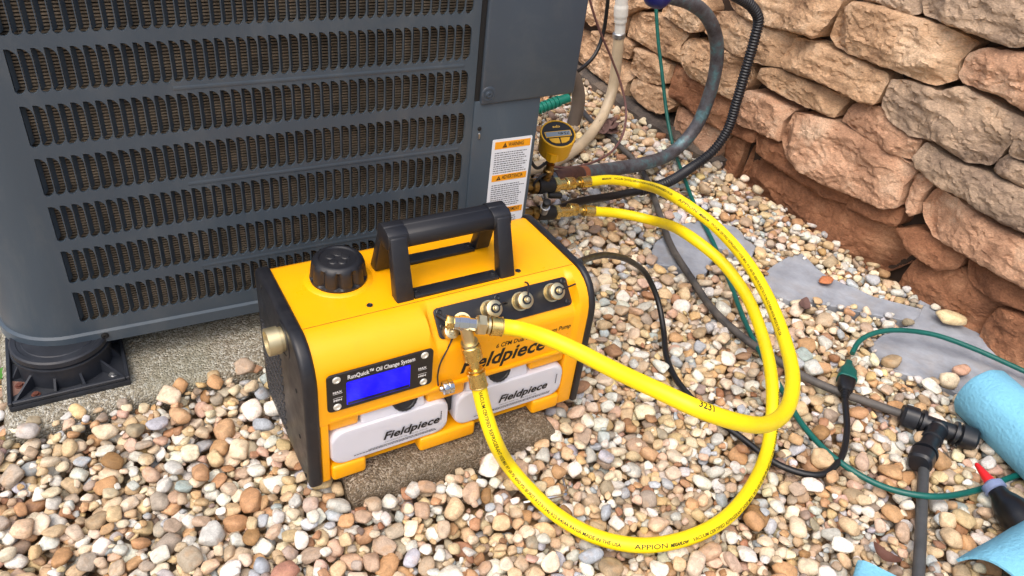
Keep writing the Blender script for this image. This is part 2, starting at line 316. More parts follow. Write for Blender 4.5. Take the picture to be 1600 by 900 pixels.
# ground sheet under the pebbles
def ground_material():
    mt = bpy.data.materials.new('gravel_soil'); mt.use_nodes = True; n = mt.node_tree; L = n.links; b = n.nodes['Principled BSDF']
    tc = n.nodes.new('ShaderNodeTexCoord'); vo = n.nodes.new('ShaderNodeTexVoronoi'); vo.inputs['Scale'].default_value = 48
    L.new(tc.outputs['Object'], vo.inputs['Vector'])
    hs = n.nodes.new('ShaderNodeSeparateColor'); L.new(vo.outputs['Color'], hs.inputs[0])
    rp = n.nodes.new('ShaderNodeValToRGB'); e = rp.color_ramp.elements; e[0].color = lin(120, 92, 66); e[1].color = lin(200, 188, 168); k = e.new(.5); k.color = lin(172, 140, 104)
    L.new(hs.outputs[0], rp.inputs[0]); L.new(rp.outputs[0], b.inputs['Base Color'])
    bp = n.nodes.new('ShaderNodeBump'); bp.invert = True; bp.inputs['Distance'].default_value = .02; L.new(vo.outputs['Distance'], bp.inputs['Height']); L.new(bp.outputs[0], b.inputs['Normal'])
    b.inputs['Roughness'].default_value = .8
    return mt
gb = MB(); gb.add([(-60, -60, -.03), (60, -60, -.03), (60, 60, -.03), (-60, 60, -.03)], [(0, 1, 2, 3)])
gravel_bed = props(gb.build('gravel_bed', ground_material(), fix=False), kind='structure')

# stone wall, one object per stone
WALLX = 1.275
wall = empty('stone_wall', (WALLX+.04, .5, 0), 0, 'rough tan sandstone retaining wall of stacked irregular stones behind the pipes', 'wall')
rng = random.Random(4)
from mathutils.geometry import delaunay_2d_cdt
def stone_mesh(poly, front, rough, bulge, seed, material, tilt=0., h=.0040):
    """one wall stone: triangulated outline, chipped planes along the rim, fractured relief on the face"""
    P = np.array(poly, float)/1000.; rr = random.Random(int(seed*977))
    if ((P[:, 0]*np.roll(P[:, 1], -1)-np.roll(P[:, 0], -1)*P[:, 1]).sum()) < 0: P = P[::-1]
    d = np.linalg.norm(np.roll(P, -1, 0)-P, axis=1); s = np.r_[0, np.cumsum(d)]; n = int(max(40, s[-1]/.0052))
    u = np.linspace(0, s[-1], n, endpoint=False); Q = np.vstack([P, P[:1]])
    O = np.stack([np.interp(u, s, Q[:, 0]), np.interp(u, s, Q[:, 1])], 1)
    O = .2*np.roll(O, 1, 0)+.6*O+.2*np.roll(O, -1, 0)
    for k in range(n):
        nv = noise.noise_vector(Vector((O[k, 0]*55, O[k, 1]*55, seed*7.1)))+noise.noise_vector(Vector((O[k, 0]*150, O[k, 1]*150, seed)))*.5
        O[k] += np.array((nv[0], nv[1]))*.0024*(.4+.6*rough)
    lo, hi = O.min(0), O.max(0)
    pts = [tuple(p) for p in O]; ys = np.arange(lo[0], hi[0], h); zs = np.arange(lo[1], hi[1], h*.9)
    Yg, Zg = np.meshgrid(ys, zs); Yg = Yg.ravel()+np.array([rr.uniform(-.35, .35)*h for _ in range(Yg.size)]); Zg = Zg.ravel()+np.array([rr.uniform(-.35, .35)*h for _ in range(Zg.size)])
    a = O; b = np.roll(O, -1, 0)
    def edge_dist(y, z):
        p = np.array((y, z)); ab = b-a; t = np.clip(((p-a)*ab).sum(1)/(ab*ab).sum(1), 0, 1); return np.sqrt((((a+ab*t[:, None])-p)**2).sum(1).min())
    ins = np.zeros(Yg.shape, bool)
    for k in range(n):
        y0, z0 = a[k]; y1, z1 = b[k]
        ins ^= ((z0 > Zg) != (z1 > Zg)) & (Yg < (y1-y0)*(Zg-z0)/((z1-z0) if z1 != z0 else 1e-9)+y0)
    for y, z in zip(Yg[ins], Zg[ins]):
        if edge_dist(y, z) > h*.6: pts.append((float(y), float(z)))
    vo, _, fo, *_r = delaunay_2d_cdt([Vector(p) for p in pts], [(k, (k+1) % n) for k in range(n)], [], 1, 1e-6)
    c = O.mean(0); half = max(.02, (hi[1]-lo[1])/2); hw = max(.02, (hi[0]-lo[0])/2)
    planes = []                       # broken facets: (direction, where it starts, slope)
    for _ in range(rr.randint(6, 10)):
        th = rr.uniform(0, 2*pi); dr_ = np.array((cos(th), sin(th))); ext = np.max((O-c)@dr_); planes.append((dr_, ext*rr.uniform(.45, .9), rr.uniform(.25, 1.0)))
    V = []; EX = []
    for v in vo:
        y, z = v[0], v[1]; ed = edge_dist(y, z); p = Vector((y*8, z*12, seed*3.7)); r_ = np.array((y, z))-c
        out = 0.
        for dr_, st, sl in planes: out = max(out, (r_@dr_-st)*sl)
        hgt = -out*.8*min(1, rough)
        hgt += (noise.ridged_multi_fractal(Vector((y*11, z*26, seed)), .9, 2.2, 5, 1., 2.)-.9)*.0052*rough
        hgt += noise.fractal(p*2.1, .8, 2.2, 6)*.006*rough+noise.fractal(p*9, .7, 2.2, 3)*.0022*rough
        pl = noise.noise(Vector((y*9+seed, z*17, seed)))+.25*noise.noise(Vector((y*40, z*60, seed)))
        hgt += (math.floor(pl*4)*.0038)*rough
        e = 1-math.exp(-ed/.0022)
        x = front+.007*(1-e)-hgt*(.35+.65*e)-bulge*min(1, ed/.03)+tilt*r_[1]/half*.011+noise.noise(Vector((y*3, seed, 0)))*.006
        V.append((x, y, z))
    n0 = len(V); F_ = [tuple(f) for f in fo]
    # boundary edges -> sides running back into the wall
    cnt = {}
    for f in F_:
        for k in range(len(f)):
            e_ = (f[k], f[(k+1) % len(f)]); cnt[e_] = cnt.get(e_, 0)+1
    bdr = [e_ for e_ in cnt if (e_[1], e_[0]) not in cnt]; m1 = {}
    for e_ in bdr:
        for i in e_:
            if i not in m1:
                m1[i] = len(V); q = np.array(V[i][1:]); q = q+(c-q)*.02; V.append((V[i][0]+.02, q[0], q[1])); V.append((front+.075, q[0], q[1]))
    for i, j in bdr: F_ += [(j, i, m1[i], m1[j]), (m1[j], m1[i], m1[i]+1, m1[j]+1)]
    mb = MB(); org = np.array(wall.location); mb.add([np.array(v)-org for v in V], F_)
    return mb.build('stone', material, wall, angle=32)
SP = {17: ('b', .012), 18: ('b', .010), 19: ('b', .022), 20: ('b', .006), 21: ('b', .018), 22: ('b', .008), 23: ('b', .010), 37: ('b', .016), 38: ('b', .03), 29: ('b', .012),
      34: ('d', .01), 35: ('d', .012), 3: ('g', 0), 8: ('g', -.004), 15: ('g', 0), 16: ('g', 0), 13: ('g', -.006), 2: ('g', .006),
      9: ('p', .006), 10: ('p', -.012), 11: ('p', -.004), 12: ('p', .004), 14: ('p', -.004), 4: ('p', -.004), 36: ('p', .008)}
for i, poly in enumerate(STONES):
    if i in (19, 21, 23, 36, 38): poly = [(a_, b_ if b_ > 36 else -25) for a_, b_ in poly]
    kd, off = SP.get(i, ('t', rng.uniform(-.006, .006)))
    if kd == 'b':
        q_ = np.array(poly, float); cq = q_.mean(0); poly = (cq+(q_-cq)*np.array((1.05, 1.10))).tolist()
    mt = {'b': R_BROWN, 'd': R_DARK, 'g': R_GREY, 'p': R_PINK, 't': R_TAN}[kd]
    stone_mesh(poly, WALLX+off, .72 if kd == 'b' else .8+.3*rng.random(), .001+.002*rng.random(), i+1.3, mt, tilt=rng.uniform(.3, 1.0))
# the wall runs on past the traced stones, above and to both sides
def covered(y, z):
    for P in STONES:
        r = False; n = len(P)
        for i in range(n):
            (y0, z0), (y1, z1) = P[i], P[(i+1) % n]
            if (z0 > z) != (z1 > z) and y < (y1-y0)*(z-z0)/((z1-z0) or 1e-9)+y0: r = not r
        if r: return True
    return False
zr = -30
while zr < 640:
    hr = rng.randint(66, 104); y = -1000-rng.randint(0, 120)
    while y < 1700:
        wr = rng.randint(130, 270); pts_ = [(y+wr*a_, zr+hr*b_) for a_ in (.1, .3, .5, .7, .9) for b_ in (.15, .5, .85)]
        if sum(covered(*p_) for p_ in pts_) <= 7 and not (zr < 110 and -300 < y+wr and y < 1350):
            j = lambda: rng.uniform(-9, 9)
            poly = [(y+4+j()*.3, zr+6+j()*.4), (y+wr*.5, zr+3+j()*.6), (y+wr-4+j()*.3, zr+6+j()*.4), (y+wr-3, zr+hr*.5+j()), (y+wr-8+j(), zr+hr-4+j()*.5), (y+wr*.5, zr+hr-2+j()*.5), (y+8+j(), zr+hr-4+j()*.5), (y+3, zr+hr*.5+j())]
            stone_mesh(poly, WALLX+.016+rng.uniform(0, .006), .9, .002, 60+zr*.01+y*.003, rng.choice([R_TAN, R_PINK, R_TAN, R_GREY]), tilt=rng.uniform(.2, .8), h=.0085)
        y += wr
    zr += hr
bk = MB(); bk.box(.024, .20, -1.45, 1.15, -.12, .66); bk.build('backing', mat('wall_shadow_joint', lin(70, 56, 46), .95, bump=.8, bscale=60), wall)

# concrete pad under the condenser
pad = MB()
def pad_mesh():
    nx, ny = 90, 60; X0, X1, Y0, Y1, H = -.352, .52, .268, 1.12, .036
    V = []; idx = {}
    def rnd(t0, t1, v):  # rounded border height
        d = min(v-t0, t1-v); return 0 if d > .018 else (.018-sqrt(max(0, .018**2-(.018-d)**2)))
    xs = list(np.linspace(X0, X0+.02, 8))+list(np.linspace(X0+.025, X1-.025, nx))+list(np.linspace(X1-.02, X1, 8))
    ys = list(np.linspace(Y0, Y0+.02, 8))+list(np.linspace(Y0+.023, Y0+.2, 60))+list(np.linspace(Y0+.22, Y1-.02, 14))+[Y1]
    for y in ys:
        for x in xs:
            z = H-max(rnd(X0, X1, x), rnd(Y0, Y1, y))+noise.fractal(Vector((x*60, y*60, 1)), 1, 2, 4)*.0022+noise.noise(Vector((x*14, y*14, 4)))*.002
            V.append((x, y+(noise.noise(Vector((x*9, 3, 0)))*.006 if y < Y0+.05 else 0), z))
    n = len(xs); m_ = len(ys); Fc = [(j*n+i, j*n+i+1, (j+1)*n+i+1, (j+1)*n+i) for j in range(m_-1) for i in range(n-1)]
    bd = [i for i in range(n)]+[j*n+n-1 for j in range(1, m_)]+[(m_-1)*n+i for i in range(n-2, -1, -1)]+[j*n for j in range(m_-2, 0, -1)]
    k = len(V); V += [(V[i][0], V[i][1], -.05) for i in bd]; q = len(bd)
    Fc += [(bd[i], k+i, k+(i+1) % q, bd[(i+1) % q]) for i in range(q)]
    pad.add(V, Fc)
pad_mesh()
def aggregate(name, c0, c1, c2, sc=170., dark=None):
    mt = bpy.data.materials.new(name); mt.use_nodes = True; n = mt.node_tree; L = n.links; b = n.nodes['Principled BSDF']; b.inputs['Roughness'].default_value = .85
    tc = n.nodes.new('ShaderNodeTexCoord'); vo = n.nodes.new('ShaderNodeTexVoronoi'); vo.inputs['Scale'].default_value = sc
    L.new(tc.outputs['Object'], vo.inputs['Vector']); hs = n.nodes.new('ShaderNodeSeparateColor'); L.new(vo.outputs['Color'], hs.inputs[0])
    rp = n.nodes.new('ShaderNodeValToRGB'); e = rp.color_ramp.elements; e[0].color = c0; e[1].color = c2; k = e.new(.55); k.color = c1
    L.new(hs.outputs[1], rp.inputs[0])
    no = n.nodes.new('ShaderNodeTexNoise'); no.inputs['Scale'].default_value = 9; no.inputs['Detail'].default_value = 6; L.new(tc.outputs['Object'], no.inputs['Vector'])
    mr = n.nodes.new('ShaderNodeMapRange'); mr.inputs[1].default_value = .35; mr.inputs[2].default_value = .65; L.new(no.outputs['Fac'], mr.inputs[0])
    mx = n.nodes.new('ShaderNodeMix'); mx.data_type = 'RGBA'; L.new(mr.outputs[0], mx.inputs[0]); L.new(rp.outputs[0], mx.inputs[6]); mx.inputs[7].default_value = dark or c1
    mul = n.nodes.new('ShaderNodeMath'); mul.operation = 'MULTIPLY'; mul.inputs[1].default_value = .55; L.new(mr.outputs[0], mul.inputs[0]); L.new(mul.outputs[0], mx.inputs[0])
    L.new(mx.outputs[2], b.inputs['Base Color'])
    bp = n.nodes.new('ShaderNodeBump'); bp.invert = True; bp.inputs['Distance'].default_value = .004; bp.inputs['Strength'].default_value = .8
    L.new(vo.outputs['Distance'], bp.inputs['Height']); L.new(bp.outputs[0], b.inputs['Normal'])
    return mt
props(pad.build('concrete_pad', aggregate('pad_aggregate', lin(112, 100, 82), lin(158, 150, 134), lin(200, 198, 188), 330, lin(138, 138, 120)), fix=False), kind='structure')

# paver under the pump
pv = MB()
def paver():
    xs = np.linspace(.034, .350, 70); ys = np.linspace(-.03, .19, 46); V = []
    n, m_ = len(xs), len(ys)
    for y in ys:
        for x in xs:
            d = min(x-.034, .350-x, y+.03, .19-y)+.004*noise.noise(Vector((x*25, y*25, 3))); d = max(0, d); r = .017
            z = .0435-(0 if d > r else r-sqrt(max(0, r*r-(r-d)**2)))*.9
            on = (noise.fractal(Vector((x*90, y*90, 9)), .8, 2, 5))*.0035-.001
            V.append((x+noise.noise(Vector((x*30, y*30, 2)))*.003*(d < .004), y+noise.noise(Vector((x*22, 7, y*20)))*.004*(d < .004), z+min(0, on)))
    Fc = [(j*n+i, j*n+i+1, (j+1)*n+i+1, (j+1)*n+i) for j in range(m_-1) for i in range(n-1)]
    bd = [i for i in range(n)]+[j*n+n-1 for j in range(1, m_)]+[(m_-1)*n+i for i in range(n-2, -1, -1)]+[j*n for j in range(m_-2, 0, -1)]
    q = len(bd); prev = bd
    for lev in range(1, 7):
        k = len(V); z = .034-.014*lev
        for i in bd:
            x, y, _ = V[i]; nz = noise.noise_vector(Vector((x*60, y*60, z*60)))*.002
            V.append((x+nz[0], y+nz[1]-.001*lev*(y < 0), z))
        cur = list(range(k, k+q)); Fc += [(prev[i], cur[i], cur[(i+1) % q], prev[(i+1) % q]) for i in range(q)]; prev = cur
    pv.add(V, Fc)
paver()
props(pv.build('paver', aggregate('paver_aggregate', lin(88, 74, 58), lin(132, 116, 94), lin(186, 174, 156), 420, lin(112, 98, 78)), fix=False, angle=60),
      'rough brown concrete paver lying under the yellow pump', 'paver')

# slate flagstones
slate = mat('slate', lin(164, 170, 180), .68, bump=.9, bscale=70, var=.2, vscale=16, col2=lin(130, 135, 144), rvar=.12, spec=.3, detail=10, dirt=(lin(150, 134, 112), .5, 11))
FLAGS = [(F1, 'small blue-grey slate flagstone between the pump and the hoses, crossed by the grey irrigation tube'),
         (F2, 'narrow blue-grey slate flagstone edged by pebbles, beside the outer yellow hose'),
         (F3, 'large blue-grey slate flagstone under the arched green cord by the wall')]
for i, (poly, lb) in enumerate(FLAGS):
    c = np.mean(np.array(poly), 0); P = []
    m_ = len(poly)
    for k in range(m_):
        a = np.array(poly[k]); b = np.array(poly[(k+1) % m_]); ns = max(1, int(np.linalg.norm(b-a)/.012))
        for j in range(ns):
            p = a+(b-a)*j/ns; nz = noise.noise_vector(Vector((p[0]*40, p[1]*40, i)))*.004; P.append((p[0]+nz[0]-c[0], p[1]+nz[1]-c[1]))
    mb = MB(); mb.prism(P, lambda a, b, d: (a, b, d), -.035, .002-.0022*i)
    o = mb.build('flagstone', slate, bevel=.0025, seg=1, loc=(c[0], c[1], 0)); props(o, lb, 'flagstone', 'slate flagstones in the gravel')
# ------------------------------------------------------------------ condenser unit
PAINT = mat('condenser_paint', lin(63, 75, 86), .40, var=.10, vscale=7, rvar=.1, bump=.05, bscale=500, spec=.5, dirt=(lin(122, 122, 116), .22, 14), stretch=(1, 1, .35))
PAINT_D = mat('condenser_paint_cover', lin(60, 71, 83), .4, var=.12, vscale=5, rvar=.1, spec=.5, dirt=(lin(112, 114, 112), .2, 12))
COIL = mat('coil_fins', lin(116, 105, 90), .6, var=.5, vscale=40, metal=.2)
BLACKP = mat('black_plastic', lin(30, 32, 38), .42, rvar=.1, vscale=30, var=.25, bump=.04, bscale=900)
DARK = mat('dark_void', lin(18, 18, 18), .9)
STEEL = mat('zinc_steel', lin(176, 178, 180), .35, metal=.9, rvar=.12, vscale=120, var=.2)
ac = empty('condenser_unit', (0, .34, 0), -.0323, 'large slate-grey air conditioner condenser with rows of louvre slots behind the pump', 'condenser')
PITCH_X, NCOL, X0S, X1S = .0133, 44, -.231, .3542
ROWB = [.604-.0683*k for k in range(8)]; SH = .054; CELLZ = .0683
ZB, ZT = .105, .70
def outline_x(t):
    """arc-length along the cabinet front (t = local x on the flat) -> (x, y, nx, ny); bends round the left corner"""
    R = .088; xc = -.246
    if t >= xc: return t, 0., 0., -1.
    a = min((xc-t)/R, pi/2); rest = max(0, (xc-t)-R*pi/2)
    return xc-R*sin(a), R-R*cos(a)+rest, -sin(a), -cos(a)
def sheet(mb, t0, t1, z0, z1, off=0., nseg=1):
    ts = np.linspace(t0, t1, nseg+1); V = []
    for t in ts:
        x, y, nx, ny = outline_x(t); V += [(x+nx*off, y+ny*off, z0), (x+nx*off, y+ny*off, z1)]
    return mb.add(V, [(2*i, 2*i+2, 2*i+3, 2*i+1) for i in range(nseg)])
def slot_ring(x, z):
    """16 points of one stamped slot: square upper left, rounded on the right, matched to 16 cell border points"""
    x0, x1 = x+.0001, x+PITCH_X-.0010; z0, z1 = z, z+SH; r = .0085; r2 = .004
    H = [(x0, z1), (x0+.004, z1-.0004), (x0+.0075, z1-.0022), (x1-.0012, z1-.0065), (x1, z1-.012), (x1, z1-.022), (x1, z0+.022), (x1, z0+.010), (x1-.0012, z0+.005), (x1-.0048, z0+.0008), (x0+.005, z0), (x0+.002, z0+.001), (x0, z0+.004), (x0, z0+.016), (x0, z0+.03), (x0, z1-.012)]
    a, b = x, x+PITCH_X; c, d = z-.00715, z-.00715+CELLZ
    B = [(a, d), (a+PITCH_X*.35, d), (a+PITCH_X*.7, d), (b, d), (b, d-.014), (b, d-.026), (b, c+.028), (b, c+.014), (b, c), (a+PITCH_X*.6, c), (a+PITCH_X*.3, c), (a, c), (a, c+.012), (a, c+.024), (a, c+.036), (a, d-.014)]
    return H, B
lp = MB()
for zb in ROWB:
    for k in range(NCOL):
        H, B = slot_ring(X0S+k*PITCH_X, zb)
        V = [(p[0], 0, p[1]) for p in B]+[(p[0], 0, p[1]) for p in H]+[(p[0], .0035, p[1]) for p in H]
        Fc = [(i, 16+i, 16+(i+1) % 16, (i+1) % 16) for i in range(16)]+[(16+i, 32+i, 32+(i+1) % 16, 16+(i+1) % 16) for i in range(16)]
        lp.add(V, Fc)
XE = X0S+NCOL*PITCH_X
zt = ROWB[0]-.00715+CELLZ; zl = ROWB[-1]-.00715
sheet(lp, X0S, XE, zt, ZT, 0, 1); sheet(lp, X0S, XE, ZB, zl, 0, 1)
sheet(lp, XE, .366, ZB, ZT, 0, 1)
sheet(lp, -.80, X0S, ZB, ZT, 0, 60)
body = lp.build('cabinet', PAINT, ac, fix=False, angle=40)
# pressed ridges between every other pair of rows
for zb in ROWB[1::2]:
    r = MB(); zc = zb+SH+.007
    r.add([(X0S+.17, -.0002, zc-.003), (XE-.01, -.0002, zc-.003), (XE-.01, -.0011, zc), (X0S+.17, -.0011, zc), (XE-.01, -.0002, zc+.003), (X0S+.17, -.0002, zc+.003)], [(0, 1, 2, 3), (3, 2, 4, 5)])
    r.build('pressed_ridge', PAINT, ac, fix=False, angle=80)
# louvre blades bent inwards from the left edge of each slot
bl = MB(); bl.add([(.0006, .0036, .002), (.0050, .0102, .004), (.0050, .0102, SH-.006), (.0006, .0036, SH-.002), (.0011, .0033, .002), (.0055, .0099, .004), (.0055, .0099, SH-.006), (.0011, .0033, SH-.002)],
               [(0, 3, 2, 1), (4, 5, 6, 7), (0, 1, 5, 4), (1, 2, 6, 5), (2, 3, 7, 6), (3, 0, 4, 7)])
b0 = bl.build('louvre_blade', PAINT, ac); first = True; rest = MB(); nb = 0
for ri, zb in enumerate(ROWB):
    for k in range(NCOL):
        x = X0S+k*PITCH_X
        hid = ri == 0 or (ri >= 6 and x > .03) or (ri == 5 and x > .17)
        if hid or nb >= 300: rest.add([(v[0]+x, v[1], v[2]+zb) for v in bl.v], bl.f); continue
        o = b0 if first else b0.copy()
        if not first: COL.objects.link(o)
        first = False; o.parent = ac; o.location = (x, 0, zb); nb += 1
props(rest.build('louvre_blades', PAINT, ac), kind='stuff')
# coil behind the slots: stacked horizontal fins
ck = MB(); z = ZB+.01
while z < ZT-.02:
    ck.box(-.25, .37, .0135, .0185, z, z+.0022); z += .0041
props(ck.build('coil_fins', COIL, ac, fix=False), kind='stuff')
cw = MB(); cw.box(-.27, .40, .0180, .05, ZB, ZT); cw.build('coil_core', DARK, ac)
# base pan, right post, service cover
bp_ = MB(); prof = [(-.0005, .108), (.0045, .1055), (.0045, .088), (-.010, .0845)]; ts = list(np.linspace(-.80, -.246, 50))+[.0, .2, .375, .486]
V = []
for t in ts:
    x, y, nx, ny = outline_x(t)
    V += [(x+nx*o_, y+ny*o_, z_-.010*max(0, min(1, (x+.2)/.6))) for o_, z_ in prof]
bp_.add(V, [(4*i+j, 4*i+j+1, 4*i+j+5, 4*i+j+4) for i in range(len(ts)-1) for j in range(3)])
bp_.build('base_pan', PAINT, ac, angle=60)
bx = MB(); bx.box(-.30, .48, .03, .6, .086, .10); bx.build('base_floor', DARK, ac)
po = MB(); po.box(.3665, .4845, -.0035, .30, .0965, .402); po.build('valve_post', PAINT, ac, bevel=.002)
sv = MB()
lo = [(.3745, -.0075, .396), (.5445, -.0075, .4005), (.5445, .34, .4005), (.3745, .34, .396)]; hi = [(a, b, .70) for a, b, c in lo]
sv.hexa(lo, hi); cover = sv.build('service_cover', PAINT_D, ac, bevel=.004, seg=3)
gp = MB(); gp.box(.3668, .3735, -.002, .02, .402, .70); gp.build('cover_seam', DARK, ac)
def screw(parent, p, d, r, material=STEEL, name='screw', dep=.003):
    mb = MB(); mb.lathe(p, tuple(a+b for a, b in zip(p, d)), [(0, r*1.25), (dep*.35, r*1.25), (dep*.4, r), (dep, r*.85), (dep, r*.45), (dep*.55, r*.4)], 14)
    return mb.build(name, material, parent)
dm = MB(); dm.lathe((.386, -.0076, .414), (.386, -.1, .414), [(0, .0125), (.0006, .012), (.0012, .009), (.0004, .0085)], 24); dm.build('dimple', PAINT_D, cover)
screw(cover, (.386, -.008, .414), (0, -1, 0), .005, PAINT_D)
screw(ac, (.3775, -.003, .356), (0, -1, 0), .0028, DARK)
sl = MB(); sl.lathe((.3775, -.0045, .349), (.3775, -.0045, .33), [(0, .0005), (.001, .0018), (.009, .0016), (.011, .0004)], 8); sl.build('slot', STEEL, ac)
screw(ac, (-.205, -.0045, .099), (0, -1, 0), .0042, DARK)
screw(ac, (.362, -.0006, .585), (0, -1, 0), .003, DARK)
ct = MB(); ct.box(-.335, .545, .004, .62, .7005, .715); ct.build('top_cap', PAINT, ac, bevel=.004)
cs = MB(); cs.box(.40, .482, .31, .62, .09, .70); cs.build('back_corner', PAINT, ac)
# warning label
lb = MB(); LX0, LX1, LZ0, LZ1 = .4035, .4775, .150, .333
lb.prism(rrect(LX0, LX1, LZ0, LZ1, .002, 3), lambda a, b, d: (a, d, b), -.0037, -.0042)
WHITE = mat('label_white', lin(222, 226, 232), .45); ORANGE = mat('label_orange', lin(240, 160, 20), .5); INK = mat('ink', lin(16, 16, 18), .6); GINK = mat('ink_grey', lin(70, 72, 80), .6)
label = lb.build('warning_label', WHITE, ac); label['label'] = 'white warning sticker with three orange bars'
rl = random.Random(7)
inner = MB(); fn_ = lambda a, b, d: (a, d, b)
for (z0, z1, key) in ((.3155, .3285, 'warn'), (.2555, .2675, 'adv'), (.190, .2015, 'aver')):
    mb = MB(); mb.prism([(LX0+.005, z0), (LX1-.003, z0), (LX1-.003, z1), (LX0+.005, z1)], fn_, -.0042, -.0045); mb.build('orange_bar', ORANGE, label)
    tx = MB(); wd = {'warn': .029, 'adv': .040, 'aver': .044}[key]; xs = LX0+.040-wd/2+.004
    letters(tx, key, wd, lambda u, v: (xs+u, -.0047, z0+.0032+v), height=.0072)
    tx.add([(xs-.0105, -.00465, z0+.002), (xs-.002, -.00465, z0+.002), (xs-.006, -.00465, z1-.002)], [(0, 1, 2)])
    tx.build('lettering', INK, label, fix=False)
    t2 = MB(); letters(t2, 'bang', .0008, lambda u, v: (xs-.0067+u, -.0049, z0+.0031+v), height=.0038); t2.build('warning_mark', ORANGE, label, fix=False)
fine = MB()
for (za, zb_) in ((.312, .271), (.2515, .205), (.186, .155)):
    z = za-.003
    while z > zb_:
        x = LX0+.006; end = LX1-.005-rl.random()*.010
        while x < end:
            wd = rl.uniform(.0014, .006); fine.add([(x, -.00455, z-.0015), (min(x+wd, end), -.00455, z-.0015), (min(x+wd, end), -.00455, z), (x, -.00455, z)], [(0, 1, 2, 3)]); x += wd+.0011
        z -= .0041
props(fine.build('fine_print', GINK, label, fix=False), kind='stuff')

# riser foot
rf = empty('riser_foot', (-.262, .373, .036), -.02, 'black plastic riser foot with round drum and ribbed square base under the condenser corner', 'riser foot')
RB = mat('riser_plastic', lin(36, 40, 48), .5, var=.3, vscale=25, rvar=.12, bump=.05, bscale=400)
b_ = MB(); b_.box(-.077, .077, -.077, .077, 0, .010); base = b_.build('base_plate', RB, rf, bevel=.002)
rm = MB()
for a in (-1, 1): rm.box(a*.0742-.0028, a*.0742+.0028, -.077, .077, .0102, .0165); rm.box(-.0712, .0712, a*.0742-.0028, a*.0742+.0028, .0102, .0165)
rm.build('rim', RB, rf, bevel=.0012, seg=1)
dr = MB(); dr.lathe((0, 0, .009), (0, 0, 1), [(0, .062), (.034, .0625), (.0345, .0655), (.037, .0655), (.038, .060), (.039, .060), (.041, .0645), (.0485, .0645), (.0505, .062), (.0506, .056), (.0496, .055), (.0496, .050), (.0506, .049), (.0506, .02)], 56)
dr.build('drum', RB, rf)
for k in range(12):
    a = k*pi/6+.26; ex = .073/max(abs(cos(a)), abs(sin(a)))*.985; g = MB(); M = Matrix.Rotation(a, 4, 'Z')
    g.add([M@Vector(p) for p in ((.060, -.0016, .010), (ex, -.0016, .010), (.060, -.0016, .033), (.060, .0016, .010), (ex, .0016, .010), (.060, .0016, .033))], [(0, 1, 2), (5, 4, 3), (0, 3, 4, 1), (1, 4, 5, 2), (2, 5, 3, 0)])
    g.build('gusset', RB, rf)
RUST = mat('rusty_screw', lin(96, 52, 38), .7, var=.3, vscale=200)
for (x, y, mt) in ((-.062, -.036, RUST), (-.043, -.063, RUST), (.056, -.058, STEEL), (.060, .056, STEEL)):
    mb = MB(); mb.lathe((x, y, .0102), (x, y, 1), [(0, .0062), (.0012, .0062), (.0013, .0042), (.004, .004)], 8); o = mb.build('bolt', mt, rf)
for (x, y) in ((-.066, -.05),):
    st = MB(); st.prism([(-.071, -.055), (-.071, -.022), (-.056, -.03), (-.052, -.045)], lambda a, b, d: (a, b, d), .0101, .0106); st.build('rust_stain', mat('rust_stain', lin(128, 96, 84), .8, var=.3, vscale=60), rf)
# ------------------------------------------------------------------ vacuum pump
YEL = mat('pump_yellow', lin(255, 176, 6), .34, rvar=.08, vscale=26, bump=.04, bscale=1200, spec=.5, dirt=(lin(196, 140, 40), .22, 22))
BLK = mat('pump_black', lin(27, 28, 33), .42, rvar=.1, vscale=30, bump=.06, bscale=1500, dirt=(lin(92, 88, 84), .16, 30))
GRIP = mat('grip_rubber', lin(24, 25, 30), .5, bump=.08, bscale=1500)
NICK = mat('brass_nickel', lin(220, 206, 166), .38, metal=1., rvar=.06, vscale=150, var=.05)
BRASS = mat('brass', lin(226, 198, 124), .28, metal=1., rvar=.06, vscale=120, var=.06)
CHROME = mat('chrome', lin(205, 206, 208), .12, metal=1.)
pump = empty('vacuum_pump', (0, 0, .045), 0, 'yellow and black vacuum pump with top handle standing on the gravel', 'vacuum pump')
# shell lofted along x: front lower edge, over the top, down the back
FULL = [(.0, .106), (.0, .122), (.0, .145), (.0, .168), (.0016, .182), (.0065, .196), (.0145, .2075), (.0245, .2155), (.0365, .2205), (.0485, .222), (.0535, .222), (.10, .2215), (.15, .2205), (.188, .2195), (.196, .2165), (.200, .209), (.200, .11), (.200, .012), (.194, .006)]
FAC = [(.0035, .106), (.0035, .122), (.0035, .145), (.0035, .166), (.0042, .174), (.0082, .1795), (.0200, .1925), (.0310, .2046), (.0425, .2172), (.0485, .222)]+FULL[10:]
secs = [(.004, FULL), (.06, FULL), (.12, FULL), (.150, FULL), (.154, FULL), (.1615, FAC), (.165, FAC), (.25, FAC), (.34, FAC), (.3725, FAC), (.376, FAC), (.3805, FULL), (.385, FULL), (.396, FULL)]
sh = MB(); n = len(FULL); V = [(x, y, z) for x, P in secs for y, z in P]
Fc = [(i*n+j, (i+1)*n+j, (i+1)*n+j+1, i*n+j+1) for i in range(len(secs)-1) for j in range(n-1)]
# thickness at the lower front edge
k = len(V); V += [(x, .014, P[0][1]+.001) for x, P in secs]; Fc += [(i*n, k+i, k+i+1, (i+1)*n) for i in range(len(secs)-1)]
sh.add(V, Fc); shell = sh.build('shell', YEL, pump, fix=False, angle=48)
sm = MB(); sm.box(.006, .394, .0524, .0530, .2214, .2223); sm.build('seam', DARK, shell)
iw = MB(); iw.box(.006, .394, .078, .084, .004, .14); iw.build('bay_back', DARK, pump)
ib = MB(); ib.box(.006, .394, .014, .196, .003, .0085); ib.build('tray', YEL, pump)
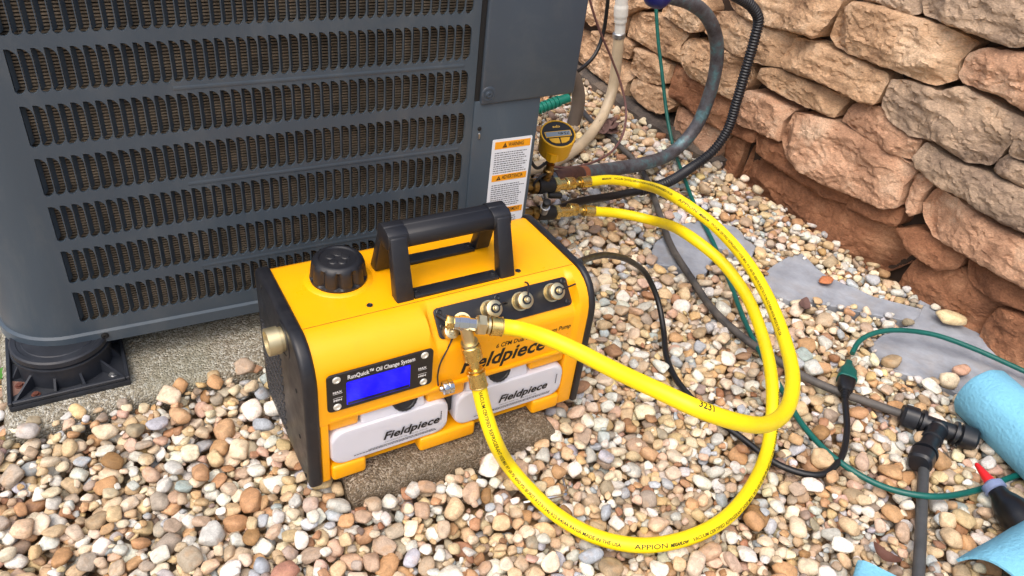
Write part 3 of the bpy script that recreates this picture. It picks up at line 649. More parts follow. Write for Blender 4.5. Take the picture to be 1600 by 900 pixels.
# front frame blocks round the two bottle bays
def block(name, x0, x1, y0, y1, z0, z1, bev=.005, sl=0.):
    mb = MB(); mb.hexa([(x0, y0, z0), (x1, y0, z0), (x1, y1, z0), (x0, y1, z0)], [(x0, y0+sl, z1), (x1, y0+sl, z1), (x1, y1, z1), (x0, y1, z1)])
    return mb.build(name, YEL, pump, bevel=bev, seg=3)
block('left_leg', .0045, .0155, .0004, .08, .0, .1055, .002)
block('right_leg', .371, .3955, .0004, .08, .0, .1055, .003)
block('foot', .0165, .0635, -.004, .07, .0, .0265); block('foot', .141, .2275, -.004, .07, .0, .0255); block('foot', .323, .3702, -.004, .07, .0, .0265)
block('bay_corner', .0160, .0560, .0035, .06, .0875, .1135, .004, -.001); block('bay_corner', .152, .2085, .0035, .06, .0835, .1175, .005); block('bay_corner', .312, .3700, .0035, .06, .088, .1135, .004)
lipm = MB(); lipm.box(.0165, .3705, -.0006, .012, .1065, .1135); lipm.build('lower_lip', YEL, pump, bevel=.002)
# end plates
def end_profile(g=0.):
    P = [(-.0035-g, -.002), (-.0035-g, .168)]
    c = (.0395, .181)
    P += [(-.0015-g, .184), (.0045-g, .199), (.013-g, .2115+g), (.0245, .2205+g), (.0375, .2255+g), (.050, .227+g), (.10, .2265+g), (.15, .2255+g), (.188, .2245+g), (.199+g, .221+g), (.2055+g, .211)]
    P += [(.2055+g, .05), (.2035+g, .022), (.196, .008), (.186, -.002)]
    return P
def plate(x0, x1, bev):
    mb = MB(); mb.prism(end_profile(), lambda a, b, d: (d, a, b), x0, x1)
    return mb.build('end_plate', BLK, pump, bevel=bev, seg=4, angle=50)
pl_ = plate(-.014, .0045, .0062); plate(.3955, .407, .0045)
# perforated vent on the left plate
vg = MB()
for j in range(17):
    for i in range(11):
        y = .098+i*.0088+(j % 2)*.0044; zz = .018+j*.0078
        if y > .188: continue
        a = .6 if j % 2 else -.6; M = Matrix.Translation((-.0142, y, zz))@Matrix.Rotation(a, 4, 'X')
        vg.box(-.0011, .0006, -.0040, .0040, -.0013, .0013, M)
props(vg.build('vent_grille', mat('grille_black', lin(46, 48, 54), .5), pl_), kind='stuff')
rec = MB(); rec.lathe((-.0142, .071, .198), (-1, .071, .198), [(0, .025), (.0008, .0245), (.0012, .021), (.0004, .020)], 28); rec.build('recess_ring', BLK, pl_)
ex = MB(); ex.lathe((-.013, .0735, .1975), (-1, .0735, .1975), [(0, .0155), (.006, .0155), (.0065, .0175), (.021, .0175), (.0215, .0165), (.0216, .0135), (.010, .013), (.009, .002)], 40); ex.build('exhaust_fitting', mat('dull_brass', lin(214, 200, 160), .42, metal=.85, rvar=.08, vscale=90), pump)
for (y, zz) in ((.028, .15), (.028, .07), (.07, .222), (.17, .212), (.012, .012), (.19, .05)):
    s_ = MB(); s_.lathe((-.0141, y, min(zz, .21)), (-1, y, min(zz, .21)), [(0, .0032), (.0006, .003), (.0003, .0018)], 12); s_.build('screw', DARK, pl_)
# oil filler cap
cp = MB(); CX, CY = .079, .1375
rg = MB(); rg.lathe((CX, CY, .2205), (CX, CY, 1), [(0, .0455), (.0012, .0435), (.003, .0405), (.0034, .03)], 48); rg.build('cap_boss', YEL, pump)
def lob(th, t):
    q = (math.cos(th*10)+1)/2
    return 1-.13*(q**4)*(1 if .004 < t < .026 else 0)
cp.lathe((CX, CY, .2238), (CX, CY, 1), [(0, .0368), (.003, .0372), (.0048, .0362), (.0055, .0362), (.009, .0361), (.020, .0347), (.024, .0340), (.0275, .0325), (.0305, .0295), (.0318, .0265), (.0316, .0248), (.0296, .0236), (.0300, .0)], 120, fn=lob, cap=False)
cp.build('oil_cap', BLK, pump, fix=False, angle=40)
cl = MB(); cl.lathe((CX, CY, .2222), (CX, CY, 1), [(0, .0362), (.0012, .0366), (.0015, .036)], 60); cl.build('cap_gasket', DARK, pump)
em = MB(); rr_ = random.Random(3)
for k in range(5):
    a = k*1.25; em.lathe((CX+.010*cos(a), CY+.010*sin(a), .2535), (CX+.010*cos(a), CY+.010*sin(a), 1), [(0, .0062), (.0012, .005), (.0016, .001)], 10, ph=a)
em.build('cap_emblem', BLK, pump)
# carrying handle: an A-frame each side, two base rails and a grip
def bar(mb, a, b, wx0, wx1, dy0, dy1):
    """tapered bar between a and b (y,z), x range at both ends"""
    mb.hexa([(wx0[0], a[0]-dy0, a[1]), (wx0[1], a[0]-dy0, a[1]), (wx0[1], a[0]+dy0, a[1]), (wx0[0], a[0]+dy0, a[1])],
            [(wx1[0], b[0]-dy1, b[1]), (wx1[1], b[0]-dy1, b[1]), (wx1[1], b[0]+dy1, b[1]), (wx1[0], b[0]+dy1, b[1])])
hd = MB(); HX = ((.128, .153), (.279, .3025))
for (xa, xb) in HX:
    xi = .0
    for ya, yb in ((.0665, .092), (.1435, .118)):
        hd = MB(); bar(hd, (ya, .2215), (yb, .302), (xa, xb), (xa+.001, xb-.001), .0095, .0065); hd.build('handle_leg', BLK, pump, bevel=.0025)
for (xa, xb) in HX:
    br = MB(); br.box(xa+.0012, xb-.0012, .0955, .1145, .2795, .3020); br.build('handle_bridge', BLK, pump, bevel=.003)
for (y0, y1) in ((.0575, .0790), (.131, .1525)):
    rl_ = MB(); rl_.box(.1535, .2785, y0+.001, y1-.001, .2205, .2262); rl_.build('handle_rail', BLK, pump, bevel=.0015)
gr = MB()
gprof = [(.0855, .2905), (.0875, .2845), (.0925, .2810), (.105, .2800), (.1175, .2810), (.1225, .2845), (.1245, .2905), (.1242, .2985), (.121, .3045), (.1145, .3082), (.1045, .3082), (.1035, .3070), (.0955, .3068), (.089, .3035), (.0858, .2965)]
gr.prism(gprof, lambda a, b, d: (d, a, b), .1505, .2815); gr.build('grip', GRIP, pump, bevel=.0008, seg=1, angle=55)
for (xa, xb) in HX:
    tp = MB(); tp.prism([(a+(a-.105)*.04, b+.0012) for a, b in gprof], lambda a, b, d: (d, a, b), xa-.0006 if xa < .2 else xa-.002, xb+.002 if xa < .2 else xb+.0006); tp.build('grip_end', BLK, pump, bevel=.0022, angle=50)
for (x, y) in ((.1585, .0685), (.2725, .0685), (.2725, .142), (.1585, .142)):
    q = MB(); q.lathe((x, y, .2262), (x, y, 1), [(0, .0066), (.0010, .0064), (.0012, .0052), (.0003, .0046), (.0004, .0040), (.0022, .0034), (.0026, .0022), (.0008, .0018)], 18); q.build('screw', BLK, pump)
for (x, y) in ((.0955, .068), (.312, .0665)):
    q = MB(); q.lathe((x, y, .2215), (x, y, 1), [(0, .0042), (.0012, .0040), (.0016, .003), (.0009, .002)], 16); q.build('screw', CHROME if 0 else BLK, pump)
# port plate on the sloping facet
FN = Vector((0, -.745, .667)); FU = Vector((0, .667, .745)); FO = Vector((.2735, .0262, .1995))
def fac(u, v, d): return FO+Vector((u, 0, 0))+FU*v+FN*d
pp = MB(); pp.prism(rrect(-.1045, .1005, -.0205, .0205, .006, 5), fac, -.0005, .0026); pplate = pp.build('port_plate', BLK, pump, bevel=.0008, seg=2)
for (u, v) in ((-.0975, .0145), (.0935, .0145), (.0935, -.0145), (-.012, .0145), (-.012, -.0150), (-.0975, -.005)):
    q = MB(); q.lathe(fac(u, v, .0026), fac(u, v, 1), [(0, .0044), (.0012, .0042), (.0018, .003), (.0008, .002)], 16); q.build('screw', BLK, pplate)
def port(u, v, L, tail):
    p = MB(); p.lathe(fac(u, v, .0026), fac(u, v, 1), [(0, .0130), (.0015, .0130), (.0016, .0098), (.004, .0098), (.0042, .0113), (L-.004, .0115), (L-.003, .0108), (L-.0022, .0108), (L-.0016, .0117), (L-.0006, .0113), (L, .0094), (L+.001, .004)], 36)
    o = p.build('port_cap', NICK, pump)
    b = MB(); b.lathe(fac(u, v, L+.0026), fac(u, v, 1), [(0, .0056), (.0022, .0056), (.0024, .0030), (.005, .0036), (.0064, .0030), (.0070, .001)], 18); b.build('cap_stud', NICK, o)
    t = MB(); t.lathe(fac(u, v, L+.0040), fac(u, v, 1), [(0, .0042), (0, .0064), (.0016, .0064), (.0016, .0042), (0, .0042)], 20, cap=False)
    A, _ = catmull([fac(u+a*.0058, v+b_*.0058, L+.0048) if i == 0 else fac(u+a*d_, v+b_*d_, h) for i, (a, b_, d_, h) in enumerate(tail)], .002); t.tube(A, .0013, 8)
    t.build('tether', BLK, o)
    return o
port(-.0275, .0015, .019, [(.9, .3, 0, 0), (.9, .25, .014, .018), (.9, .2, .022, .010), (.95, .1, .029, .004)])
port(.0205, .0020, .019, [(.5, .85, 0, 0), (.55, .9, .014, .021), (.6, 1., .021, .014), (.65, 1.1, .0215, .0045)])
port(.0715, .0030, .019, [(1, .1, 0, 0), (1, .12, .014, .022), (1, .1, .024, .018), (1, .1, .034, .014)])
# small capped port with strap at the lower left, and the silver cap on its tether
sc_ = MB(); sc_.lathe(fac(-.0905, -.0130, .0026), fac(-.0905, -.0130, 1), [(0, .0098), (.012, .0098), (.0126, .0090), (.0128, .0060), (.0132, .0052), (.0150, .0050), (.0152, .0028), (.017, .0028), (.018, .0012)], 28); o_ = sc_.build('gas_ballast_cap', NICK, pump)
st = MB(); A, _ = catmull([fac(-.0905, -.0075, .0165), fac(-.0935, .000, .014), (fac(-.0985, .008, .009)), fac(-.101, .012, .004)], .002); st.tube(A, .0024, 10); st.build('strap', BLK, o_)
tt = MB(); A, _ = catmull([fac(-.0865, -.0175, .010), (.176, .004, .172), (.1655, .0, .155), (.1625, -.001, .135), (.1635, -.0025, .119)], .002); tt.tube(A, .0011, 8); tt.build('tether', BLK, pump)
sv_ = MB(); sv_.lathe((.1625, -.009, .119), (.2, -.009, .1185), [(0, .0035), (.003, .0045), (.004, .009), (.006, .0095), (.0105, .0095), (.0108, .0088), (.0125, .0086), (.0126, .0095), (.018, .0095), (.0185, .008)], 28); sv_.build('flare_cap', CHROME, pump)
# display panel
dp = MB(); dp.prism(rrect(.0145, .154, .1265, .1870, .006, 5), lambda a, b, d: (a, d, b), .001, -.0022)
BEZ = mat('bezel', lin(28, 26, 27), .45, bump=.05, bscale=900); disp = dp.build('display_panel', BEZ, pump, bevel=.0007, seg=1)
lc = MB(); lc.prism(rrect(.0385, .1225, .1325, .1710, .0022, 3), lambda a, b, d: (a, d, b), -.0018, -.0025)
SCR = mat('lit_blue_window', lin(4, 4, 120), .12, spec=.45, emis=(lin(6, 2, 255), .72)); lcd = lc.build('sight_window', SCR, disp)
lf = MB(); lf.prism([(.0400, .1330), (.1215, .1330), (.1215, .1372), (.0400, .1372)], lambda a, b, d: (a, d, b), -.0025, -.0027); lf.build('oil_line', mat('deep_blue', lin(10, 8, 60), .1), lcd)
for (x, zz) in ((.0265, .1790), (.1415, .1800), (.0265, .1345), (.1415, .1345)):
    q = MB(); q.lathe((x, -.0022, zz), (x, -1, zz), [(0, .0052), (.0008, .0052), (.0016, .0046), (.0018, .0030), (.0009, .0024), (.0009, .001)], 20); q.build('screw', mat('white_steel', lin(226, 224, 214), .4, metal=.5), disp)
WINK = mat('print_white', lin(232, 232, 232), .5)
t = MB(); letters(t, 'runquick', .088, lambda u, v: (.0405+u, -.0024, .1752+v), height=.0068); t.build('lettering', WINK, disp, fix=False)
for x in (.0215, .1335):
    t = MB(); letters(t, 'max', .0115, lambda u, v: (x+u, -.0024, .1575+v), height=.0032)
    t.add([(x, -.0024, .1558), (x+.012, -.0024, .1558), (x+.012, -.0024, .1564), (x, -.0024, .1564)], [(0, 1, 2, 3)])
    letters(t, 'min', .0105, lambda u, v: (x+.0005+u, -.0024, .1440+v), height=.0032)
    t.add([(x, -.0024, .1490), (x+.012, -.0024, .1490), (x+.012, -.0024, .1496), (x, -.0024, .1496)], [(0, 1, 2, 3)])
    t.build('lettering', WINK, disp, fix=False)
# printed name and model line
t = MB(); letters(t, 'logo', .134, lambda u, v: (.1985+u, .0032, .1235+v), height=.0245); t.build('lettering', INK, shell, fix=False)
t = MB(); letters(t, 'cfm', .121, lambda u, v: (.2505+u, .0032, .1510+v), height=.0074); t.build('lettering', INK, shell, fix=False)

# ------------------------------------------------------------------ oil bottles in the bays
HDPE = mat('bottle_plastic', lin(214, 215, 224), .34, sss=.6, bump=.03, bscale=300)
def bottle(x0, x1, capx, label, tuck):
    e = empty('oil_bottle', ((x0+x1)/2, .0, .045+.0268), 0, label, 'bottle', 'oil bottles in the pump'); c = (x0+x1)/2; h = (x1-x0)/2
    mb = MB(); out = rrect(-h, h, .001, .0600, .0165, 7)
    n = len(out); V = []; cz = .031
    for y, s in ((-.0012, .0), (-.0022, .86), (-.0018, .95), (.0012, .985), (.005, 1.0), (.055, 1.0), (.060, .97)):
        for a, b in out:
            if s == 0: V.append((a*.5, y-.0006, cz+(b-cz)*.5)); continue
            r_ = (1-s)*.030
            a2 = math.copysign(max(0, abs(a)-r_), a); b2 = cz+math.copysign(max(0, abs(b-cz)-r_), b-cz); V.append((a2, y, b2))
    k = 7; mb.add(V, [(i*n+j, i*n+(j+1) % n, (i+1)*n+(j+1) % n, (i+1)*n+j) for i in range(k-1) for j in range(n)]+[tuple(range(n)), tuple(range((k-1)*n, k*n))])
    body = mb.build('body', HDPE, e, angle=60)
    nk = MB(); nk.hexa([(tuck[0]-c, .001, .056), (tuck[1]-c, .001, .056), (tuck[1]-c, .055, .056), (tuck[0]-c, .055, .056)], [(tuck[0]-c+.004, .010, .090), (tuck[1]-c-.004, .010, .090), (tuck[1]-c-.004, .05, .090), (tuck[0]-c+.004, .05, .090)])
    nk.build('shoulder', HDPE, e, bevel=.004, seg=3)
    cx = capx-c; q = MB(); q.lathe((cx, .022, .0725), (cx, -.6, .30), [(0, .0185), (.010, .0185), (.018, .018), (.0195, .0165), (.0195, .014), (.0185, .013), (.0185, .002)], 40, fn=lambda th, t: 1+.02*math.cos(th*20)); q.build('cap', BLK, e)
    t = MB(); w_ = .082; xs = capx-c-.033 if x0 < .1 else -.020
    letters(t, 'logo', w_, lambda u, v: (xs+u, -.0033, .0225+v), height=.0138); t.build('lettering', INK, body, fix=False)
    t = MB(); letters(t, 'oil', .062, lambda u, v: (xs+.002+u, -.0032, .0165+v), height=.0022)
    x = -h+.030; r2 = random.Random(5)
    for yy in (.0105, .0128):
        x = -h+.030+(.02 if yy > .012 else 0)
        while x < h-.02:
            wd = r2.uniform(.001, .004); t.add([(x, -.0032, yy-.0008), (x+wd, -.0032, yy-.0008), (x+wd, -.0032, yy+.0005), (x, -.0032, yy+.0005)], [(0, 1, 2, 3)]); x += wd+.0007
    zz = .026
    while zz < .043:
        wd = r2.uniform(.001, .003); t.add([(h-.0125, -.0032, zz), (h-.0110, -.0032, zz), (h-.0110, -.0032, zz+wd), (h-.0125, -.0032, zz+wd)], [(0, 1, 2, 3)]); zz += wd+.0006
    t.build('fine_print', GINK, body, fix=False)
    return e
bottle(.0160, .1825, .120, 'white translucent oil bottle below the blue window, left bay of the pump', (.058, .150))
bottle(.1935, .3695, .262, 'white translucent oil bottle in the right bay of the pump, partly behind a yellow hose', (.210, .310))
lk = MB(); lk.box(.1828, .1932, .010, .05, .050, .085); lk.build('bay_divider', BLK, pump, bevel=.002)
# ------------------------------------------------------------------ hoses and fittings
HOSE = mat('hose_yellow', lin(248, 220, 14), .44, rvar=.08, vscale=60, spec=.45, bump=.05, bscale=500, dirt=(lin(196, 164, 40), .35, 26))
HINK = mat('hose_print', lin(30, 27, 8), .6)
def wrap(A, u, fr, r, s0, th0, rev=False):
    T, N, B = fr
    def fn(a, b):
        if rev: a, b = -a, -b
        s = s0+a; th = th0-b/r
        P = np.array([np.interp(s, u, A[:, k]) for k in range(3)]); n_ = np.array([np.interp(s, u, N[:, k]) for k in range(3)]); b_ = np.array([np.interp(s, u, B[:, k]) for k in range(3)])
        return P+(r+.00025)*(n_*cos(th)+b_*sin(th))
    return fn
HR = .0104
def ferrule(mb, p, d, prof, n=32, fn=None, up=None): mb.lathe(p, tuple(np.array(p)+np.array(d)), prof, n, fn=fn, up=up)
def knurl(th, t): return 1+.018*math.copysign(1, math.sin(th*22))*(1 if .003 < t < .018 else 0)
def make_hose(name, path, label, ref_pt, prints):
    A, u = catmull(path, .006)
    ref = int(np.argmin(np.linalg.norm(A-np.array(ref_pt), axis=1)))
    fr = frames(A, ref); e = empty(name, tuple(A[0]), 0, label, 'hose', 'yellow vacuum hoses'); org = A[0].copy()
    mb = MB(); mb.tube(A-org, HR, 24, fr=fr); hose = mb.build('hose', HOSE, e, fix=False, angle=60)
    for key, s0, wd, ht, th, rev in prints:
        t = MB(); letters(t, key, wd, wrap(A-org, u, fr, HR, s0, th, rev), height=ht); t.build('lettering', HINK, hose, fix=False)
    return e, A-org, fr, u
# lower hose: pump tee -> gravel loop -> lower valve
hl, AL, FL, UL = make_hose('vacuum_hose', HOSE_LOW, 'yellow hose hanging from the pump tee, looping low over the gravel to the lower valve', (.42, -.262, .011),
    [('cert', .006, .335, .0050, 1.15, False), ('appion', .358, .044, .0066, 1.15, False), ('mega', .406, .028, .0044, 1.15, False), ('cert', .440, .34, .0048, 1.15, False)])
# upper hose is traced from the valve back to the pump
HH = HOSE_HIGH[::-1]
hh, AH, FH, UH = make_hose('vacuum_hose', HH, 'yellow hose arching high from the pump port to the upper valve, marked 3231', (.776, .45, .131),
    [('mega', .030, .026, .0038, 1.0, False), ('cert', .062, .30, .0046, 1.0, False), ('appion', .378, .040, .0055, 1.15, False), ('mega', .424, .026, .0038, 1.15, False), ('cert', .456, .30, .0046, 1.15, False)])
# the short batch number near the pump, read the other way round
def num_print():
    P = np.array((0.363, -0.249, 0.276))-np.array(HH[0]); i = int(np.argmin(np.linalg.norm(AH-P, axis=1)))
    T, N, B = FH; view = np.array(CAM_POS)-(AH[i]+np.array(HH[0])); view -= T[i]*(view@T[i]); view /= np.linalg.norm(view)
    th = math.atan2(view@B[i], view@N[i]); t = MB()
    letters(t, 'num', .017, wrap(AH, UH, FH, HR, UH[i], th+.30, True), height=.0092); t.build('lettering', HINK, [c for c in hh.children if c.name.startswith('hose')][0], fix=False)
num_print()
def end_fitting(e, A, T, end, kind):
    """crimp ferrule, neck and coupling nut at a hose end, pointing away from the hose"""
    i = 0 if end == 0 else -1; d = -T[0] if end == 0 else T[-1]; p = A[i]
    f = MB(); ferrule(f, p-d*.004, d, [(0, .0112), (.0005, .0126), (.0015, .0126), (.002, .0120), (.020, .0118), (.0205, .0126), (.0225, .0126), (.0230, .0085), (.024, .0085)]); f.build('ferrule', BRASS, e)
    g = MB(); ferrule(g, p+d*.0185, d, [(0, .0080), (.002, .0105), (.004, .0105), (.0045, .0065), (.014, .0065), (.0145, .0085), (.018, .0085)]); g.build('neck', BRASS, e)
    h = MB(); ferrule(h, p+d*.0350, d, [(0, .009), (.0012, .0122), (.0028, .0130), (.019, .0130), (.020, .0122), (.0215, .012), (.022, .009)], 88, fn=knurl); h.build('coupling_nut', BRASS, e)
    return p+d*.057, d
pL, dL = end_fitting(hl, AL, FL[0], 0, 'k'); end_fitting(hl, AL, FL[0], 1, 'k'); end_fitting(hh, AH, FH[0], 0, 'k')
# short coupling of the upper hose at the pump
p = AH[-1]; d = FH[0][-1]; f = MB()
ferrule(f, p-d*.004, d, [(0, .0112), (.0005, .0130), (.0015, .0130), (.002, .0122), (.013, .0120), (.0135, .0132), (.0155, .0132), (.016, .0085), (.017, .0085)]); f.build('ferrule', BRASS, hh)
g = MB(); ferrule(g, p+d*.012, d, [(0, .0080), (.001, .0112), (.004, .0112), (.0045, .0075), (.007, .0075)]); g.build('neck', NICK, hh)
h = MB(); ferrule(h, p+d*.0178, d, [(0, .0105), (.001, .0135), (.0105, .0140), (.0115, .0130), (.013, .010)], 6, up=(0, .2, 1)); h.build('coupling_nut', NICK, hh)
hiend = np.array(HH[0])+p+d*.030
# tee on the pump's main port
tee = empty('hose_tee', tuple(fac(-.069, -.004, .002)+Vector((0, 0, .045))), 0, 'brass hose tee on the pump port plate where both yellow hoses meet', 'fitting'); to = np.array(tee.location)
c0 = np.array((.2035, -.010, .2495)); 
c0 = hiend+d*.016; oc0 = c0-to
q = MB(); q.lathe((0, 0, 0), tuple(oc0), [(0, .0120), (.004, .0120), (.0042, .0085), (.009, .0085), (.0092, .0095), (max(.010, np.linalg.norm(oc0)-.002), .0090)], 24); q.build('swivel', NICK, tee)
q = MB(); q.lathe(tuple(oc0-d*.018), tuple(oc0), [(0, .0080), (.012, .0080), (.0125, .0095), (.0245, .0095), (.025, .0085), (.031, .0085), (.0315, .0070)], 8); q.build('barrel', CHROME, tee)
q = MB(); q.lathe(tuple(oc0+d*.013), tuple(oc0+d), [(0, .0070), (.001, .0074), (.008, .0088), (.0095, .0084), (.0095, .0060), (.004, .0050)], 24, fn=lambda th, t: 1+.08*math.cos(th*6)); q.build('valve_core', BRASS, tee)
lo_ = np.array(HOSE_LOW[0])+pL; dv = lo_-c0; ln2 = np.linalg.norm(dv)
q = MB(); q.lathe(tuple(oc0), tuple(lo_-to), [(0, .0080), (max(.004, ln2-.0058), .0080), (max(.0045, ln2-.0056), .0112), (max(.007, ln2-.0030), .0116), (max(.0072, ln2-.0028), .0090), (max(.009, ln2+.001), .0090)], 24); q.build('branch', NICK, tee)
q = MB(); pk = oc0+dv/ln2*max(.006, ln2-.0025); q.lathe(tuple(pk), tuple(pk+dv), [(0, .0098), (.0004, .0104), (.0018, .0104), (.0022, .0098)], 24); q.build('gasket', BLK, tee)

# ------------------------------------------------------------------ service valves, gauge
def valve(loc, label, items, stem=None):
    e = empty('service_valve', loc, 0, label, 'valve', 'service valves beside the condenser')
    for name, p0, p1, prof, n_, mt, fn in items:
        q = MB(); q.lathe(p0, p1, prof, n_, fn=fn); q.build(name, mt, e)
    return e
VB = mat('valve_black', lin(14, 14, 16), .55)
DBR = mat('dark_brass', lin(150, 120, 70), .4, metal=1., var=.3, vscale=90)
vh = np.array((.589, .450, .149)); ve = np.array((.714-.057, .450, .141))
dx = (ve-vh)/np.linalg.norm(ve-vh); Lh = np.linalg.norm(ve-vh)
o = tuple(vh)
valve(o, 'black and brass service valve on the upper yellow hose, below the round gauge', [
    ('stub', tuple(-dx*.10), tuple(dx), [(0, .012), (.09, .012)], 20, DBR, None),
    ('flange', tuple(-dx*.014), tuple(dx), [(0, .0135), (.002, .0155), (.012, .0155), (.013, .013)], 24, DBR, None),
    ('body', (0, 0, 0), tuple(dx), [(0, .015), (.001, .0165), (.037, .0165), (.038, .0150)], 24, VB, None),
    ('hex_nut', tuple(dx*.0382), tuple(dx), [(0, .0150), (.0015, .0168), (.0125, .0168), (.014, .0145)], 6, BRASS, None),
    ('throat', tuple(dx*.052), tuple(dx), [(0, .0115), (max(.004, Lh-.052), .0115)], 20, BRASS, None),
    ('lever', (.022, -.012, -.018), (.060, -.020, -.022), [(0, .004), (.003, .0065), (.028, .0065), (.030, .005)], 14, VB, None),
    ('lever_arm', (.014, -.014, -.010), (.016, -.018, -.026), [(0, .005), (.012, .0045)], 12, STEEL, None)])
vl = np.array((.581, .425, .103)); ve2 = np.array((.720-.057, .425, .0895)); dx2 = (ve2-vl)/np.linalg.norm(ve2-vl); L2 = np.linalg.norm(ve2-vl)
valve(tuple(vl), 'black and brass service valve on the lower yellow hose, just behind the pump', [
    ('stub', tuple(-dx2*.10), tuple(dx2), [(0, .010), (.09, .010)], 20, DBR, None),
    ('flange', tuple(-dx2*.014), tuple(dx2), [(0, .0125), (.002, .0145), (.012, .0145), (.013, .012)], 24, DBR, None),
    ('body', (0, 0, 0), tuple(dx2), [(0, .0135), (.001, .0150), (.040, .0150), (.041, .0135)], 24, VB, None),
    ('hex_nut', tuple(dx2*.0412), tuple(dx2), [(0, .0140), (.0015, .0160), (.0105, .0160), (.012, .0135)], 6, BRASS, None),
    ('throat', tuple(dx2*.053), tuple(dx2), [(0, .0105), (max(.004, L2-.053), .0105)], 20, BRASS, None),
    ('stem', (.008, -.012, .008), (.000, -.030, .045), [(0, .0085), (.014, .0085), (.0145, .0095), (.020, .0095), (.0205, .007), (.026, .0065)], 20, STEEL, None),
    ('stem_cap', (.0028, -.0240, .0325), (-.002, -.036, .056), [(0, .0075), (.010, .0075), (.011, .0055)], 18, VB, None)])
GY = mat('gauge_yellow', lin(226, 168, 20), .42, rvar=.06, vscale=60, bump=.03, bscale=900)
gc = np.array((.623, .455, .234)); gn = Vector((-.17, -.36, .92)).normalized()
ga = empty('micron_gauge', (.609, .452, .166), 0, 'round yellow digital vacuum gauge on the upper valve, its display facing up', 'gauge'); go = np.array(ga.location)
def gp_(u, v, d): 
    gx = Vector((.97, -.235, .05)); gx = (gx-gn*gx.dot(gn)).normalized(); gy = gn.cross(gx)
    return Vector(gc-go)+gx*u+gy*v+gn*d
q = MB(); q.lathe(gp_(0, 0, -.020), gp_(0, 0, 1), [(0, .028), (.002, .0315), (.045, .0345), (.0475, .0345), (.0485, .0335), (.0485, .0315), (.0465, .0312), (.0465, .001)], 48); q.build('case', GY, ga)
q = MB(); q.lathe(gp_(0, 0, .0262), gp_(0, 0, 1), [(0, .0312), (.0012, .0310), (.0013, .0005)], 40); face = q.build('face', INK, ga)
q = MB(); q.prism(rrect(-.026, .026, -.0075, .0065, .0012, 3), gp_, .0274, .0284); q.build('screen_frame', GY, face)
q = MB(); q.prism(rrect(-.0245, .0245, -.006, .005, .0008, 2), gp_, .0284, .0288); scr = q.build('screen', mat('lcd_grey', lin(132, 142, 150), .2), face)
for s_ in (-1, 1):
    q = MB(); q.prism([(s_*.0015, -.0105), (s_*.021, -.0105), (s_*.017, -.0185), (s_*.010, -.0225), (s_*.0015, -.0235)], gp_, .0274, .0286); q.build('button', GY, face)
t = MB(); letters(t, 'cps', .015, lambda u, v: gp_(.0085-u, .0195-v*.9, .0277), height=.0068); t.build('lettering', mat('print_gold', lin(222, 170, 60), .5), face, fix=False)
t = MB(); letters(t, 'lcd', .022, lambda u, v: gp_(.022-u, .0025-v, .0290), height=.0065); t.build('digits', INK, scr, fix=False)
q = MB(); q.lathe(gp_(-.010, -.020, .002), gp_(-.014, -.034, -.05), [(0, .015), (.018, .0135), (.022, .009)], 8); q.build('boss', GY, ga)
q = MB(); q.lathe((0, 0, -.012), (.001, -.012, .04), [(0, .007), (.006, .0072), (.0065, .0098), (.016, .0098), (.0165, .007), (.024, .007), (.0245, .0110), (.032, .0110), (.034, .008), (.046, .008)], 14); q.build('stem', DBR, ga)
q = MB(); A, _ = catmull([(-.004, -.004, .034), (-.030, -.010, .028), (-.046, -.008, .048), (-.050, .0, .08)], .004); q.tube(A, .0034, 8); q.build('cable', BLK, ga)
q = MB(); A, _ = catmull([(-.004, -.010, .012), (-.022, -.014, .010), (-.034, -.012, -.006), (-.026, -.010, -.022), (-.010, -.008, -.014)], .004); q.tube(A, .0026, 8); q.build('cap_strap', BLK, ga)

# ------------------------------------------------------------------ cords, tubes and pipes
def line(name, path, r, material, label=None, cat=None, n=14, step=.006, parent=None, fn=None, child=None):
    A, u = catmull(path, step); org = A[0].copy() if parent is None else np.zeros(3)
    mb = MB(); mb.tube(A-org, r, n, u=u, fn=fn); o = mb.build(name, material, parent, fix=False, angle=70)
    if parent is None: o.location = org; props(o, label, cat)
    return o, A, u
CORD = mat('black_cord', lin(20, 21, 24), .38, rvar=.1, vscale=50)
GRN = mat('green_cord', lin(10, 92, 84), .4, var=.15, vscale=40, rvar=.08)
pc, A, u = line('power_cord', POWER, .0053, CORD, 'black mains cord running from the pump across the gravel to a green socket', 'cord')
P0 = np.array(POWER[-1]); P1 = np.array((.900, -.129, .019)); d = (P1-P0)/np.linalg.norm(P1-P0); org = np.array(pc.location)
q = MB()
for k in range(4): q.lathe(tuple(P0-org+d*(-.004+.0062*k)), tuple(P1-org), [(0, .0058+.0006*k), (.0036, .0064+.0006*k), (.004, .0054+.0006*k), (.0062, .0056+.0006*k)], 14)
q.build('strain_relief', CORD, pc)
side = np.cross(d, (0, 0, 1)); side /= np.linalg.norm(side); upv = np.cross(side, d)
def shaped(c, secs):      # loft of rounded rectangles along d: (distance, half width, half height)
    mb = MB(); V = []; n = 16
    for t, a, b in secs:
        for k in range(n):
            th = 2*pi*k/n; ca, sa = cos(th), sin(th); e_ = .55
            V.append(c+d*t+side*a*math.copysign(abs(ca)**e_, ca)+upv*b*math.copysign(abs(sa)**e_, sa))
    m_ = len(secs); mb.add(V, [(i*n+k, i*n+(k+1) % n, (i+1)*n+(k+1) % n, (i+1)*n+k) for i in range(m_-1) for k in range(n)]+[tuple(range(n)), tuple(range((m_-1)*n, m_*n))]); return mb
shaped(P0-org+d*.018, [(0, .008, .007), (.004, .0115, .0085), (.020, .0140, .0105), (.030, .0150, .0115), (.034, .0140, .011)]).build('plug', CORD, pc, angle=50)
